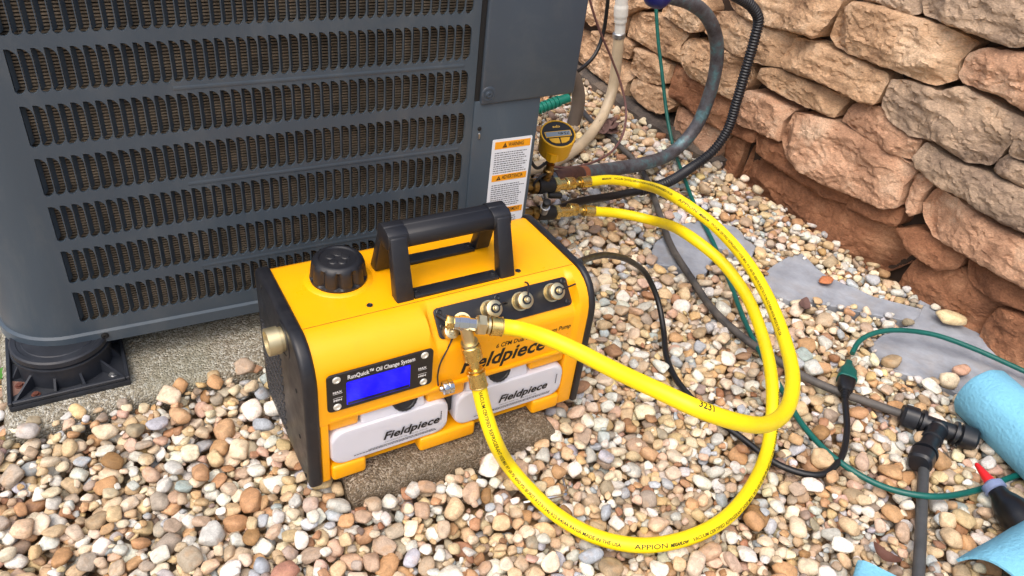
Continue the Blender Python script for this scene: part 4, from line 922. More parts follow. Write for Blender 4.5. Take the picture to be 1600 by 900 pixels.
gc_, A, u = line('extension_cord', GREEN_A, .0048, GRN, 'teal green extension cord looping over the flagstone, under the yellow hoses and up the wall', 'cord')
org2 = np.array(gc_.location)
shaped(P0-org2+d*.0485, [(0, .0150, .0125), (.0015, .0165, .0135), (.004, .0165, .0135), (.0045, .0155, .0125), (.024, .0150, .0125), (.034, .0105, .0095), (.044, .0070, .0068), (.056, .0056, .0056)]).build('socket', GRN, gc_, angle=50)
DRP = mat('drip_tube', lin(98, 92, 86), .6, var=.35, vscale=30, col2=lin(54, 54, 56), rvar=.1)
line('irrigation_tube', DRIP, .0074, DRP, 'weathered grey irrigation tube crossing the gravel from the gauge to the black tee', 'tube')
line('irrigation_tube', DRIP_B, .0082, mat('drip_tube_b', lin(70, 72, 74), .5, var=.3, vscale=30), 'dark grey irrigation tube running from the black tee out of the bottom edge', 'tube')
te = empty('irrigation_tee', (.944, -.271, .018), 0, 'black plastic irrigation tee with three ribbed compression nuts at the right', 'fitting'); tl = np.array(te.location)
TB = mat('tee_plastic', lin(26, 29, 35), .38, rvar=.1, vscale=50)
nL, nR, nB = np.array((.926, -.236, .016))-tl, np.array((.984, -.318, .016))-tl, np.array((.857, -.314, .017))-tl
q = MB(); q.lathe(tuple(nL), tuple(nR), [(0, .0135), (np.linalg.norm(nR-nL), .0135)], 24); q.build('run', TB, te)
cB = (nL+nR)*.5; q = MB(); q.lathe(tuple(cB), tuple(nB), [(0, .016), (.010, .0175), (.012, .016), (.034, .0155), (.036, .0165), (.042, .0165), (.043, .014), (np.linalg.norm(nB-cB), .014)], 24); q.build('branch', TB, te)
hexr = lambda th, t: 1+.04*math.copysign(1, math.sin(th*4))*(abs(math.sin(th*4)) > .3)
for (p_, q_) in ((nL, nR), (nR, nL), (nB, cB)):
    dd = (q_-p_)/np.linalg.norm(q_-p_); k = MB(); k.lathe(tuple(p_-dd*.010), tuple(q_), [(0, .0105), (.001, .0155), (.004, .0175), (.0055, .0188), (.026, .0195), (.0265, .0182), (.028, .0165)], 32, fn=hexr); k.build('compression_nut', TB, te)
    k = MB(); k.lathe(tuple(p_+dd*.022), tuple(q_), [(0, .0185), (0, .0200), (.005, .0200), (.005, .0185)], 24); k.build('collar', TB, te)
# weathered copper suction line
PIPE_M = bpy.data.materials.new('weathered_copper'); PIPE_M.use_nodes = True
def pipe_nodes():
    n = PIPE_M.node_tree; L = n.links; b = n.nodes['Principled BSDF']; tc = n.nodes.new('ShaderNodeTexCoord')
    no = n.nodes.new('ShaderNodeTexNoise'); no.inputs['Scale'].default_value = 22; no.inputs['Detail'].default_value = 8; no.inputs['Roughness'].default_value = .7
    L.new(tc.outputs['Object'], no.inputs['Vector']); rp = n.nodes.new('ShaderNodeValToRGB'); e = rp.color_ramp.elements
    e[0].position = .33; e[0].color = lin(58, 52, 54); e[1].position = .68; e[1].color = lin(120, 150, 164); k = e.new(.5); k.color = lin(92, 92, 98); k = e.new(.58); k.color = lin(86, 118, 124)
    L.new(no.outputs['Fac'], rp.inputs[0]); L.new(rp.outputs[0], b.inputs['Base Color']); b.inputs['Roughness'].default_value = .5; b.inputs['Metallic'].default_value = .25
    bp = n.nodes.new('ShaderNodeBump'); bp.inputs['Distance'].default_value = .002; bp.inputs['Strength'].default_value = .5; L.new(no.outputs['Fac'], bp.inputs['Height']); L.new(bp.outputs[0], b.inputs['Normal'])
pipe_nodes()
pp_, A, u = line('suction_pipe', PIPE, .0165, PIPE_M, 'thick weathered copper suction pipe curving up in front of the wall', 'pipe', n=24)
oc = np.array(pp_.location); DCU = mat('dark_copper', lin(92, 66, 60), .5, metal=.5, var=.4, vscale=50)
i0 = np.argmin(abs(u-.015)); i1 = np.argmin(abs(u-.11)); q = MB(); q.tube(A[i0:i1]-oc, .0180, 24); q.build('sleeve', DCU, pp_, fix=False)
i2 = np.argmin(abs(u-.130)); q = MB(); q.tube(A[i1:i2+1]-oc, .0172, 24); q.build('copper_ring', mat('raw_copper', lin(176, 112, 84), .5, metal=.6, var=.2, vscale=80), pp_, fix=False)
bc = A[-1]; q = MB(); q.lathe((0, 0, 0), (-.3, .05, .10), [(-.030, .016), (-.026, .026), (-.018, .032), (-.004, .0345), (.010, .0325), (.020, .026), (.026, .016), (.028, .004)], 32)
props(q.build('blue_knob', mat('knob_blue', lin(22, 34, 110), .35), loc=tuple(bc+np.array((-.012, .0, .006)))), 'dark blue rounded knob at the end of the copper pipe, cut by the top edge', 'knob')
CRR = mat('conduit_black', lin(26, 28, 34), .4)
cb_, A, u = line('conduit', COND[3:], .0115, CRR, 'black corrugated conduit rising in front of the stone wall', 'conduit', n=16, step=.0009, fn=lambda s: .0117+.0011*math.sin(s*2*pi/.0070))
q = MB(); A2, _ = catmull([tuple(np.array(p)-np.array(cb_.location)) for p in COND[:5]], .006); q.tube(A2, .0092, 14); q.build('cable', CORD, cb_, fix=False)
TUBE = mat('yellowed_vinyl', lin(196, 178, 150), .4, var=.2, vscale=16, sss=.2)
be_, A, u = line('drain_tube', BEIGE, .0145, TUBE, 'yellowed beige drain tube bending down behind the gauge', 'tube', n=18); ob = np.array(be_.location)
cA, cu = catmull([tuple(np.array(p)-ob) for p in CONN], .004); PVC = mat('pvc_white', lin(222, 222, 216), .4)
q = MB(); q.tube(cA, .0155, 20, u=cu, fn=lambda s: .0185 if (.055 < s < .085) else (.0165 if s < .10 else .014)); q.build('connector', PVC, be_, fix=False)
p = np.array(BEIGE[0])-ob; q = MB(); q.lathe(tuple(p+np.array((-.002, 0, .012))), tuple(p+np.array((.002, 0, -.03))), [(0, .0155), (.002, .0170), (.012, .0170), (.014, .0155)], 20); q.build('hose_clamp', STEEL, be_)
line('thermostat_wire', WIRE, .0030, mat('brown_wire', lin(112, 78, 74), .45), 'thin brown wire curving in front of the drain tube', 'wire', n=8)
line('cable', CABLE, .0052, CORD, 'short black cable behind the condenser, in front of the wall at top', 'cable', n=10)
line('standpipe', STUB, .0185, mat('weathered_pipe', lin(112, 100, 90), .6, var=.25, vscale=14), 'short weathered grey-brown upright pipe beside the condenser corner', 'pipe', n=20)
TEAL = mat('teal_plastic', lin(20, 128, 108), .4)
rb_, A, u = line('garden_hose_end', RIB, .0125, TEAL, 'teal ribbed hose end poking out behind the condenser above the gauge', 'hose end', n=18); orb = np.array(rb_.location)
for k in range(9):
    s_ = .04+k*.0125; i = int(np.argmin(abs(u-s_))); T = (A[i+1]-A[i]); T /= np.linalg.norm(T); q = MB(); q.lathe(tuple(A[i]-orb), tuple(A[i]-orb+T), [(0, .012), (.0005, .0155), (.0055, .0155), (.006, .012)], 18); q.build('rib', TEAL, rb_)
# white drain pipes at the far left
line('drain_pipe', [(-.62, .30, .012), (-.47, .40, .018), (-.375, .475, .028), (-.335, .56, .034), (-.30, .66, .036)], .019, PVC, 'white plastic pipe behind the riser foot at the left edge', 'pipe', n=18)

# ------------------------------------------------------------------ things lying about
HK = empty('hex_key', (.311, -.133, .015), 0, 'small bright steel hex key lying on pebbles inside the hose loop', 'hex key')
q = MB(); A, _ = catmull([(-.064, .014, -.001), (-.03, .006, .0), (-.006, .001, 0), (-.001, .001, 0), (.001, .005, 0), (.004, .012, .001), (.008, .024, .001)], .002); q.tube(A, .0022, 6); q.build('key_bar', CHROME, HK)
BLUE = mat('towel_blue', lin(122, 186, 214), .85, bump=1., bscale=170, var=.06, vscale=30, spec=.2)
tr = empty('paper_towel_roll', (1.055, -.268, .052), 0, 'roll of light blue paper towels lying by the right edge, upper of the blue towels', 'towel roll')
ax = Vector((-.22, -.975, 0)).normalized(); q = MB(); q.lathe((0, 0, 0), ax, [(0, .020), (.0, .0485), (.004, .0515), (.05, .052), (.24, .052), (.246, .0515), (.25, .049), (.25, .020)], 72, cap=False, fn=lambda th, t: 1+.018*math.sin(th*2+.6)+.010*math.sin(th*5+t*9)+.006*math.sin(th*11+t*21)+.05*max(0, math.cos(th-.9))**30); q.build('roll', BLUE, tr, angle=50)
q = MB(); q.lathe(ax*-.001, ax, [(0, .018), (0, .0215), (.252, .0215), (.252, .018)], 30, cap=False); q.build('core', mat('cardboard', lin(160, 128, 92), .9), tr)
sh_ = MB()
th0 = 2.0; pts = [(.0586+.0003*k, 1.1+k*.09) for k in range(9)]
def towel(name, path2, width, label, loc, rz, thick=.004, droop=0.):
    """folded towel: a profile (x, z) swept along y with soft edges"""
    A, u = catmull([(a, 0, b) for a, b in path2], .006); n = len(A); ys = np.linspace(-width/2, width/2, 30); mb = MB(); V = []
    T = np.gradient(A, axis=0); T /= np.linalg.norm(T, axis=1)[:, None]; Nn = np.stack([-T[:, 2], T[:, 1]*0, T[:, 0]], 1)
    for sgn in (1, -1):
        for i in range(n):
            for y in ys:
                wv = noise.noise(Vector((A[i, 0]*14, y*14, A[i, 2]*14)))*.004
                p = A[i]+Nn[i]*(sgn*thick/2+wv); dd_ = max(0, 1-(y+width/2)/.05); p[2] = .004+(p[2]-.004)*(1-droop*dd_**2.2); V.append((p[0], y+noise.noise(Vector((u[i]*10, y*3, 1)))*.006, p[2]))
    m_ = len(ys); g = lambda s_, i, j: s_*n*m_+i*m_+j
    Fc = [(g(0, i, j), g(0, i+1, j), g(0, i+1, j+1), g(0, i, j+1)) for i in range(n-1) for j in range(m_-1)]+[(g(1, i, j+1), g(1, i+1, j+1), g(1, i+1, j), g(1, i, j)) for i in range(n-1) for j in range(m_-1)]
    for i in range(n-1): Fc += [(g(0, i+1, 0), g(0, i, 0), g(1, i, 0), g(1, i+1, 0)), (g(0, i, m_-1), g(0, i+1, m_-1), g(1, i+1, m_-1), g(1, i, m_-1))]
    for j in range(m_-1): Fc += [(g(0, 0, j), g(0, 0, j+1), g(1, 0, j+1), g(1, 0, j)), (g(0, n-1, j+1), g(0, n-1, j), g(1, n-1, j), g(1, n-1, j+1))]
    mb.add(V, Fc); o = mb.build(name, BLUE, fix=False, angle=60); o.location = loc; o.rotation_euler = (0, 0, rz); return props(o, label, 'towel', 'light blue towels')
# ------------------------------------------------------------------ towels and glue bottle
towel('towel_sheet', [(-.012, .030), (-.002, .056), (.018, .076), (.05, .083), (.09, .070), (.125, .038), (.15, .006)], .34, 'light blue towel draped at the bottom right corner, in front of the black glue bottle', (.905, -.472, 0), radians(-90), .004, .15)
towel('folded_towel', [(.10, .012), (.03, .014), (.006, .016), (.0, .021), (.006, .027), (.03, .028), (.10, .030)], .10, 'corner of a folded light blue towel at the bottom edge beside the irrigation tube', (.562, -.420, 0), radians(-60), .005)
gl = empty('glue_bottle', (.890, -.437, .030), 0, 'black glue bottle with clear collar and red pointed tip, between the two blue towels', 'bottle')
ga0 = Vector((.9015, -.4100, .0305))-Vector(gl.location); gd = Vector((.30, .94, .09)).normalized()
GB = mat('glue_black', lin(18, 19, 22), .28)
q = MB(); q.lathe(tuple(ga0-gd*.15), tuple(ga0), [(0, .020), (.004, .0255), (.10, .0265), (.118, .026), (.132, .020), (.142, .0145), (.150, .013), (.152, .012)], 36); q.build('body', GB, gl)
q = MB(); q.lathe(tuple(ga0+gd*.0005), tuple(ga0+gd), [(0, .0150), (.001, .0165), (.011, .0160), (.0115, .0115), (.016, .0085), (.018, .007)], 40, fn=lambda th, t: 1+.03*math.cos(th*18)*(t < .011)); q.build('collar', mat('clear_plastic', lin(150, 166, 206), .3, trans=.4), gl)
q = MB(); q.lathe(tuple(ga0+gd*.016), tuple(ga0+gd), [(0, .0088), (.004, .0082), (.032, .0036), (.034, .0020)], 24); q.build('tip', mat('red_plastic', lin(214, 36, 40), .35), gl)
# dry leaves and a green sprig
LEAF = mat('dry_leaf', lin(104, 78, 72), .8, var=.4, vscale=60, bump=.5, bscale=120)
def leaf(name, loc, L, wd, rz, curl, material, label, cat):
    mb = MB(); n_ = 9; V = []
    for i in range(n_):
        t = i/(n_-1); w_ = wd*math.sin(pi*min(1, t*.94+.03))**.8
        for j in (-1, -.5, 0, .5, 1): V.append((L*(t-.5), j*w_, curl*(t-.5)**2*4+abs(j)*.3*w_+noise.noise(Vector((t*5, j*2, rz)))*.003))
    mb.add(V, [(i*5+j, (i+1)*5+j, (i+1)*5+j+1, i*5+j+1) for i in range(n_-1) for j in range(4)])
    k = len(mb.v); mb.add([(x, y, z_-.0006) for x, y, z_ in V], [(i*5+j+1, (i+1)*5+j+1, (i+1)*5+j, i*5+j) for i in range(n_-1) for j in range(4)])
    o = mb.build(name, material, fix=False, angle=70); o.location = loc; o.rotation_euler = (.1, .1, rz); return props(o, label, cat)
cm = empty('leaf_clump', (1.082, .868, .008), 0, 'crumpled purple-brown dry leaf clump on the pebbles behind the drain tube', 'leaf'); rv = random.Random(2)
for k in range(9):
    o = leaf('leaf', (rv.uniform(-.03, .03), rv.uniform(-.025, .025), .012+rv.uniform(-.004, .012)), rv.uniform(.035, .06), rv.uniform(.010, .018), rv.uniform(0, 6), rv.uniform(.006, .02), LEAF, None, None); o.parent = cm; o.rotation_euler = (rv.uniform(-.6, .6), rv.uniform(-.6, .6), rv.uniform(0, 6))
leaf('dry_leaf', (1.0, .062, .012), .050, .012, .6, .008, LEAF, 'small dry brown leaf on the pebbles next to the outer yellow hose', 'leaf')
leaf('dry_leaf', (.655, -.405, .016), .040, .009, -1.2, .012, mat('curled_leaf', lin(96, 62, 50), .7), 'curled brown leaf beside the dark irrigation tube at the bottom edge', 'leaf')
leaf('green_leaf', (-.352, .392, .028), .03, .010, 1.2, .006, mat('leaf_green', lin(70, 128, 40), .5), 'small green leaf by the riser foot at the left edge', 'leaf')
# slate edging along the foot of the wall, at the back
ed = MB(); A, u = catmull([(1.285, .62, -.005), (1.27, .80, .0), (1.262, .95, .002), (1.262, 1.10, .004), (1.27, 1.30, .004)], .012); 
for i in range(len(A)-1):
    pass
T, N, B = frames(A); n_ = len(A); V = []
for i in range(n_):
    h_ = .016+.006*noise.noise(Vector((i*.4, 0, 0))); w_ = .022+.006*noise.noise(Vector((0, i*.3, 1)))
    for a, b in ((-w_, -.03), (-w_, h_*.6), (-w_*.5, h_), (w_, h_), (w_, -.03)): V.append(A[i]+B[i]*a+N[i]*(b+.003*noise.noise(Vector((i*.9, a*90, b*50)))))
ed.add(V, [(i*5+j, (i+1)*5+j, (i+1)*5+(j+1) % 5, i*5+(j+1) % 5) for i in range(n_-1) for j in range(5)]+[(0, 1, 2, 3, 4), tuple((n_-1)*5+k for k in range(5))])
o = ed.build('edging', R_DARK, angle=40); props(o, 'low dark slate edging at the foot of the wall behind the green cord', 'edging')

# ------------------------------------------------------------------ pebbles: dropped one by one on a height field
rs = np.random.RandomState(11)
GX0, GX1, GY0, GY1, CELL = -.62, 1.34, -.66, 1.55, .002
NX, NY = int((GX1-GX0)/CELL), int((GY1-GY0)/CELL)
Hm = np.full((NX, NY), -.03, np.float32); IDm = np.full((NX, NY), -1, np.int32); blocked = np.zeros((NX, NY), bool)
gx = GX0+(np.arange(NX)+.5)*CELL; gy = GY0+(np.arange(NY)+.5)*CELL
GXm, GYm = np.meshgrid(gx, gy, indexing='ij')
def inpoly(P, X, Y):
    r = np.zeros(X.shape, bool); n_ = len(P)
    for i in range(n_):
        x0, y0 = P[i]; x1, y1 = P[(i+1) % n_]
        c = ((y0 > Y) != (y1 > Y)) & (X < (x1-x0)*(Y-y0)/((y1-y0) if y1 != y0 else 1e-9)+x0); r ^= c
    return r
# project the grid: only where the picture (plus a margin) can see it
dv = np.stack([GXm-CAM_POS[0], GYm-CAM_POS[1], np.full_like(GXm, -CAM_POS[2])], -1)@CB.T
U = 800+FPX*dv[..., 0]/np.maximum(dv[..., 2], .05); Vv = 450+FPX*dv[..., 1]/np.maximum(dv[..., 2], .05)
blocked |= (U < -330) | (U > 1900) | (Vv < -60) | (Vv > 1200) | (dv[..., 2] < .1)
blocked |= (GXm > -.335) & (GXm < .50) & (GYm > .292) & (GYm < 1.15)
blocked |= (GXm > .50) & (GYm > .5) & (GXm < .50+(GYm-.34)*.62)
pvm = (GXm > .036) & (GXm < .348) & (GYm > -.027) & (GYm < .188)
blocked |= pvm; Hm[(GXm > .033) & (GXm < .351) & (GYm > -.031) & (GYm < .191)] = .035
Hm[(GXm > -.353) & (GXm < .521) & (GYm > .268)] = .022
blocked |= GXm > 1.285
blocked |= (GXm > -.0) & (GXm < .40) & (GYm > .02) & (GYm < .20)
soft = np.zeros((NX, NY), bool)
for poly in (F1, F2, F3):
    m_ = inpoly(poly, GXm, GYm); Hm[m_] = .000
    e_ = m_.copy()
    for _ in range(3):
        k = 2; e2 = e_.copy(); e2[k:] &= e_[:-k]; e2[:-k] &= e_[k:]; e2[:, k:] &= e_[:, :-k]; e2[:, :-k] &= e_[:, k:]; e_ = e2
    blocked |= e_
# the pebbles bank up against the pad and the paver
sm_ = lambda t: np.clip(t, 0, 1)**2*(3-2*np.clip(t, 0, 1))
MND = .026*sm_((GYm-.10)/.17)*sm_((.12-GXm)/.12)*(GYm < .34)
MND = np.maximum(MND, .022*sm_((GYm+.14)/.11)*sm_((GXm+.10)/.09)*sm_((.47-GXm)/.09)*sm_((.30-GYm)/.1))
Hm -= MND*(Hm > -.02)
free = np.argwhere(~blocked)
PAL = [((222, 206, 178), 22), ((208, 182, 144), 24), ((210, 207, 198), 16), ((181, 186, 188), 11), ((232, 227, 214), 14), ((196, 156, 116), 8), ((164, 124, 94), 5), ((204, 172, 150), 7), ((170, 156, 138), 11), ((144, 124, 112), 2), ((218, 188, 138), 4), ((190, 168, 142), 15)]
pw = np.array([p_[1] for p_ in PAL], float); pw /= pw.sum()
items = []
def drop(a, b, c, yaw, cx, cy):
    ca, sa = cos(yaw), sin(yaw); R_ = a+.001
    i0 = int((cx-R_-GX0)/CELL); i1 = int((cx+R_-GX0)/CELL)+1; j0 = int((cy-R_-GY0)/CELL); j1 = int((cy+R_-GY0)/CELL)+1
    if i0 < 0 or j0 < 0 or i1 > NX or j1 > NY: return None
    X = gx[i0:i1, None]-cx; Y = gy[None, j0:j1]-cy
    r2 = ((X*ca+Y*sa)/a)**2+((-X*sa+Y*ca)/b)**2; ins = r2 < 1
    return i0, i1, j0, j1, X, Y, r2, ins
def settle(q, c):
    i0, i1, j0, j1, X, Y, r2, ins = q; h = Hm[i0:i1, j0:j1]; hv = h[ins]
    if hv.size < 6: return None
    Xi = np.broadcast_to(X, ins.shape)[ins]; Yi = np.broadcast_to(Y, ins.shape)[ins]
    mx = hv.mean(); sxx = (Xi*Xi).mean()+1e-9; syy = (Yi*Yi).mean()+1e-9
    gxs = np.clip(((hv-mx)*Xi).mean()/sxx, -.55, .55)*.75; gys = np.clip(((hv-mx)*Yi).mean()/syy, -.55, .55)*.75
    low = c*np.sqrt(1-r2[ins])
    v = hv+low-gxs*Xi-gys*Yi
    return np.partition(v, int(v.size*.90))[int(v.size*.90)], gxs, gys
count = 0; run = []; laid = False
while count < 32000:
    a = float(np.clip(np.exp(rs.normal(math.log(.0082), .34)), .0048, .0175))
    if rs.rand() < .16: a *= .58
    b = a*rs.uniform(.66, .96); c = a*rs.uniform(.40, .66); yaw = rs.rand()*pi
    best = None
    for _ in range(5):
        ix = free[rs.randint(len(free))]; cx, cy = gx[ix[0]]+rs.rand()*CELL, gy[ix[1]]+rs.rand()*CELL
        q = drop(a, b, c, yaw, cx, cy)
        if q is None: continue
        s_ = settle(q, c)
        if s_ is None: continue
        if best is None or s_[0] < best[0]: best = (s_[0], s_[1], s_[2], q, cx, cy)
    if best is None: continue
    zc, gxs, gys, (i0, i1, j0, j1, X, Y, r2, ins), cx, cy = best
    run.append(zc)
    if not laid and len(run) > 500 and np.mean(run[-500:]) > -.011:      # cords and tubes go down before the last pebbles
        laid = True; fb = blocked.copy()
        for path, r_ in ((POWER, .0047), (GREEN_A, .0048), (DRIP, .0082), (DRIP_B, .0082), (HOSE_LOW, .0107), (PIPE, .0165), (COND, .0115), (BEIGE, .0145)):
            A_, _u = catmull(path, .002)
            for p_ in A_:
                if p_[2]-r_ > .012: continue
                i_, j_ = int((p_[0]-GX0)/CELL), int((p_[1]-GY0)/CELL); k_ = int((r_+.003)/CELL)+1
                if k_ < i_ < NX-k_ and k_ < j_ < NY-k_: fb[i_-k_:i_+k_+1, j_-k_:j_+k_+1] = True; Hm[i_-k_+2:i_+k_-1, j_-k_+2:j_+k_-1] = np.maximum(Hm[i_-k_+2:i_+k_-1, j_-k_+2:j_+k_-1], p_[2]-.3*r_)
        free = np.argwhere(~fb)
    if len(run) > 500 and np.mean(run[-500:]) > .0005: break
    if zc > .012: continue
    top = zc+gxs*X+gys*Y+c*np.sqrt(np.maximum(0, 1-r2)); h = Hm[i0:i1, j0:j1]; up = ins & (top > h)
    h[up] = top[up]; IDm[i0:i1, j0:j1][up] = count
    items.append((cx, cy, zc+float(MND[(i0+i1)//2, (j0+j1)//2]), a, b, c, yaw, gxs, gys)); count += 1
vis = np.bincount(IDm[IDm >= 0].ravel(), minlength=count)
keep = np.nonzero(vis >= 2)[0]
# prototypes: rounded convex stones from soft-clipped random planes
def cubesphere(n_):
    key = {}; V = []; Fc = []
    def vid(p):
        k = tuple(int(round(x*1000)) for x in p)
        if k not in key: key[k] = len(V); V.append(p)
        return key[k]
    for ax_ in range(3):
        for s_ in (-1, 1):
            for i in range(n_):
                for j in range(n_):
                    qd = []
                    for (di, dj) in ((0, 0), (1, 0), (1, 1), (0, 1)):
                        a_ = math.tan((-1+2*(i+di)/n_)*pi/4); b_ = math.tan((-1+2*(j+dj)/n_)*pi/4); p = [0, 0, 0]; p[ax_] = s_; p[(ax_+1) % 3] = a_; p[(ax_+2) % 3] = b_; qd.append(vid(tuple(p)))
                    Fc.append(tuple(qd) if s_ > 0 else tuple(qd[::-1]))
    V = np.array(V, float); return V/np.linalg.norm(V, axis=1)[:, None], np.array(Fc)
def pebble_shape(D, r_):
    n_ = r_.randint(7, 14); N_ = r_.normal(size=(n_, 3)); N_ /= np.linalg.norm(N_, axis=1)[:, None]; N_ = np.vstack([N_, np.eye(3), -np.eye(3)]); hh_ = np.r_[r_.uniform(.72, 1.05, n_), r_.uniform(.9, 1.06, 6)]
    p_ = r_.uniform(6, 13) if r_.rand() < .6 else r_.uniform(14, 30); k = np.maximum(0, D@N_.T)/hh_
    r = (k**p_).sum(1)**(-1/p_)
    P = D*np.minimum(r, 1.25)[:, None]; P /= np.abs(P).max(0); return P
D4, F4 = cubesphere(5); D3, F3_ = cubesphere(4)
SHAPES4 = [pebble_shape(D4, rs) for _ in range(36)]; SHAPES3 = [pebble_shape(D3, rs) for _ in range(24)]
def pebble_mat():
    mt = bpy.data.materials.new('river_pebble'); mt.use_nodes = True; n = mt.node_tree; L = n.links; b = n.nodes['Principled BSDF']
    at = n.nodes.new('ShaderNodeAttribute'); at.attribute_name = 'tint'; tc = n.nodes.new('ShaderNodeNewGeometry')
    no = n.nodes.new('ShaderNodeTexNoise'); no.inputs['Scale'].default_value = 95; no.inputs['Detail'].default_value = 6; no.inputs['Roughness'].default_value = .65; no.inputs['Distortion'].default_value = .8
    L.new(tc.outputs['Position'], no.inputs['Vector'])
    mr = n.nodes.new('ShaderNodeMapRange'); mr.inputs[1].default_value = .3; mr.inputs[2].default_value = .7; mr.inputs[3].default_value = .66; mr.inputs[4].default_value = 1.16; L.new(no.outputs['Fac'], mr.inputs[0])
    n2 = n.nodes.new('ShaderNodeTexNoise'); n2.inputs['Scale'].default_value = 520; n2.inputs['Detail'].default_value = 3; L.new(tc.outputs['Position'], n2.inputs['Vector'])
    m2 = n.nodes.new('ShaderNodeMapRange'); m2.inputs[1].default_value = .3; m2.inputs[2].default_value = .7; m2.inputs[3].default_value = .86; m2.inputs[4].default_value = 1.1; L.new(n2.outputs['Fac'], m2.inputs[0])
    mm = n.nodes.new('ShaderNodeMath'); mm.operation = 'MULTIPLY'; L.new(mr.outputs[0], mm.inputs[0]); L.new(m2.outputs[0], mm.inputs[1])
    vm = n.nodes.new('ShaderNodeVectorMath'); vm.operation = 'SCALE'; L.new(at.outputs['Color'], vm.inputs[0]); L.new(mm.outputs[0], vm.inputs[3]); 
    n3 = n.nodes.new('ShaderNodeTexNoise'); n3.inputs['Scale'].default_value = 60; n3.inputs['Detail'].default_value = 3; L.new(tc.outputs['Position'], n3.inputs['Vector'])
    r3 = n.nodes.new('ShaderNodeMapRange'); r3.inputs[1].default_value = .55; r3.inputs[2].default_value = .7; r3.inputs[4].default_value = .3; L.new(n3.outputs['Fac'], r3.inputs[0])
    mx = n.nodes.new('ShaderNodeMix'); mx.data_type = 'RGBA'; L.new(r3.outputs[0], mx.inputs[0]); L.new(vm.outputs[0], mx.inputs[6]); mx.inputs[7].default_value = lin(196, 150, 100)
    L.new(mx.outputs[2], b.inputs['Base Color']); b.inputs['Roughness'].default_value = .64; b.inputs['Specular IOR Level'].default_value = .3
    bp = n.nodes.new('ShaderNodeBump'); bp.inputs['Distance'].default_value = .001; bp.inputs['Strength'].default_value = .7; L.new(no.outputs['Fac'], bp.inputs['Height']); L.new(bp.outputs[0], b.inputs['Normal'])
    return mt
PEB = pebble_mat()
def tint(r_):
    c = np.array(PAL[r_.choice(len(PAL), p=pw)][0], float)+r_.normal(0, 9)+r_.normal(0, 2.5, 3); return np.array(lin(*np.clip(c, 40, 246)))
def rot(it):
    cx, cy, zc, a, b, c, yaw, gxs, gys = it
    nz = np.array((-gxs, -gys, 1.)); nz /= np.linalg.norm(nz); x = np.array((cos(yaw), sin(yaw), 0)); x -= nz*(x@nz); x /= np.linalg.norm(x); return np.stack([x, np.cross(nz, x), nz], 1)
dist = np.array([np.linalg.norm(np.array(items[k][:3])-CAM_POS) for k in keep])
def onscreen(it):
    v = CB@(np.array(it[:3])-CAM_POS); x = 800+FPX*v[0]/v[2]; y = 450+FPX*v[1]/v[2]; return v[2] > .1 and 0 < x < 1600 and 0 < y < 900
score = np.array([vis[k]/dist[i]**2*(1 if onscreen(items[k]) else 0) for i, k in enumerate(keep)])
bigs = set(keep[np.argsort(-score)[:300]].tolist())
def set_tint(me, cols):
    at = me.color_attributes.new('tint', 'FLOAT_COLOR', 'POINT'); at.data.foreach_set('color', np.asarray(cols, np.float32).ravel())
PROTO = []
for k in range(90):
    P = SHAPES4[k % 36]; me = bpy.data.meshes.new('pebble'); me.from_pydata(P.tolist(), [], F4.tolist()); set_tint(me, np.tile(tint(rs), (len(P), 1))); me.materials.append(PEB)
    me.polygons.foreach_set('use_smooth', [True]*len(me.polygons)); PROTO.append(me)
VV, FF, TT = [], [], []; base_i = 0
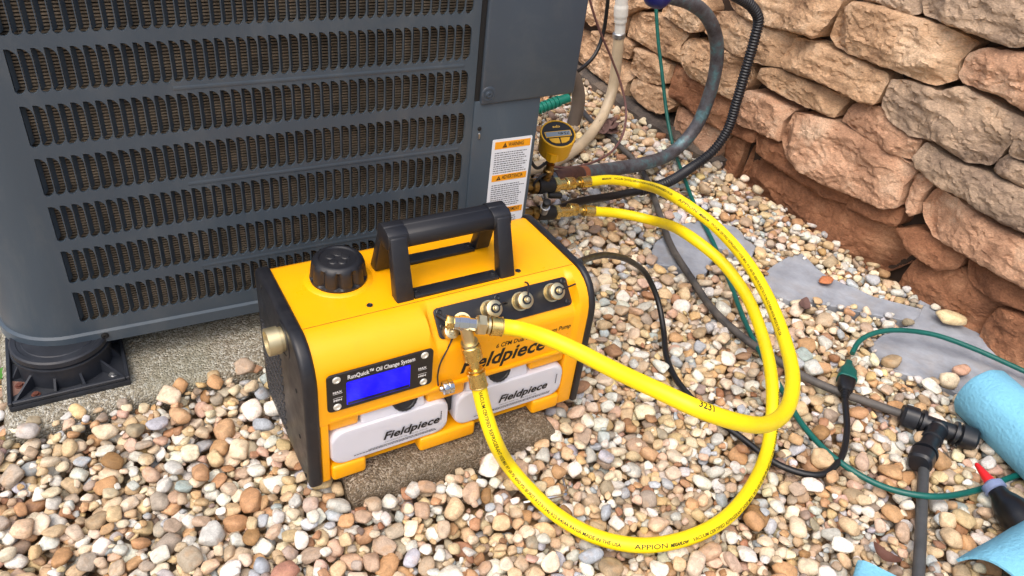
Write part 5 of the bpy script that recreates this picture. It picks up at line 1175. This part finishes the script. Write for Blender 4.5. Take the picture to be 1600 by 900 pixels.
for k in keep:
    it = items[k]; R3 = rot(it)
    if k in bigs:
        o = bpy.data.objects.new('pebble', PROTO[rs.randint(90)]); COL.objects.link(o); o.parent = gravel_bed
        M = Matrix([list(R3[i])+[0] for i in range(3)]+[[0, 0, 0, 1]]); o.matrix_local = Matrix.Translation((it[0], it[1], it[2]))@M@Matrix.Diagonal((it[3], it[4], it[5], 1)); continue
    big = it[3] > .0100 and dist[np.searchsorted(keep, k)] < 1.7
    S_ = SHAPES4[rs.randint(36)] if big else SHAPES3[rs.randint(24)]; Ff = F4 if big else F3_
    P = (S_*np.array((it[3], it[4], it[5])))@R3.T+np.array(it[:3]); VV.append(P); FF.append(Ff+base_i); TT.append(np.tile(tint(rs), (len(P), 1))); base_i += len(P)
VV = np.vstack(VV); FF = np.vstack(FF); TT = np.vstack(TT)
me = bpy.data.meshes.new('pebbles'); me.vertices.add(len(VV)); me.vertices.foreach_set('co', VV.astype(np.float32).ravel())
me.loops.add(FF.size); me.loops.foreach_set('vertex_index', FF.astype(np.int32).ravel()); me.polygons.add(len(FF)); me.polygons.foreach_set('loop_start', np.arange(0, FF.size, 4, dtype=np.int32)); me.polygons.foreach_set('loop_total', np.full(len(FF), 4, np.int32))
me.polygons.foreach_set('use_smooth', np.ones(len(FF), bool)); me.update(calc_edges=True); set_tint(me, TT); me.materials.append(PEB)
o = bpy.data.objects.new('pebbles', me); COL.objects.link(o); o.parent = gravel_bed; props(o, kind='stuff')
print('PEBBLES', count, len(keep), len(FF)*2)
# lone stones lying on the flagstones
for (x, y, z_, a, b, c, rz, col, lb_) in ((1.122, .113, .0095, .017, .013, .006, .4, (196, 124, 84), 'flat terracotta pebble alone on the narrow flagstone'),
        (1.262, -.083, .017, .031, .019, .012, -.7, (226, 204, 160), 'large cream pebble on the flagstone beside the wall'),
        (1.137, -.198, .012, .016, .013, .0085, .2, (204, 164, 140), 'pinkish pebble alone on the large flagstone below the green cord')):
    me = bpy.data.meshes.new('lone_pebble'); P = SHAPES4[rs.randint(36)]; me.from_pydata((P*np.array((a, b, c))).tolist(), [], F4.tolist()); set_tint(me, np.tile(np.array(lin(*col)), (len(P), 1))); me.materials.append(PEB); me.polygons.foreach_set('use_smooth', [True]*len(me.polygons))
    o = bpy.data.objects.new('lone_pebble', me); COL.objects.link(o); o.location = (x, y, z_); o.rotation_euler = (0, 0, rz); props(o, lb_, 'pebble')
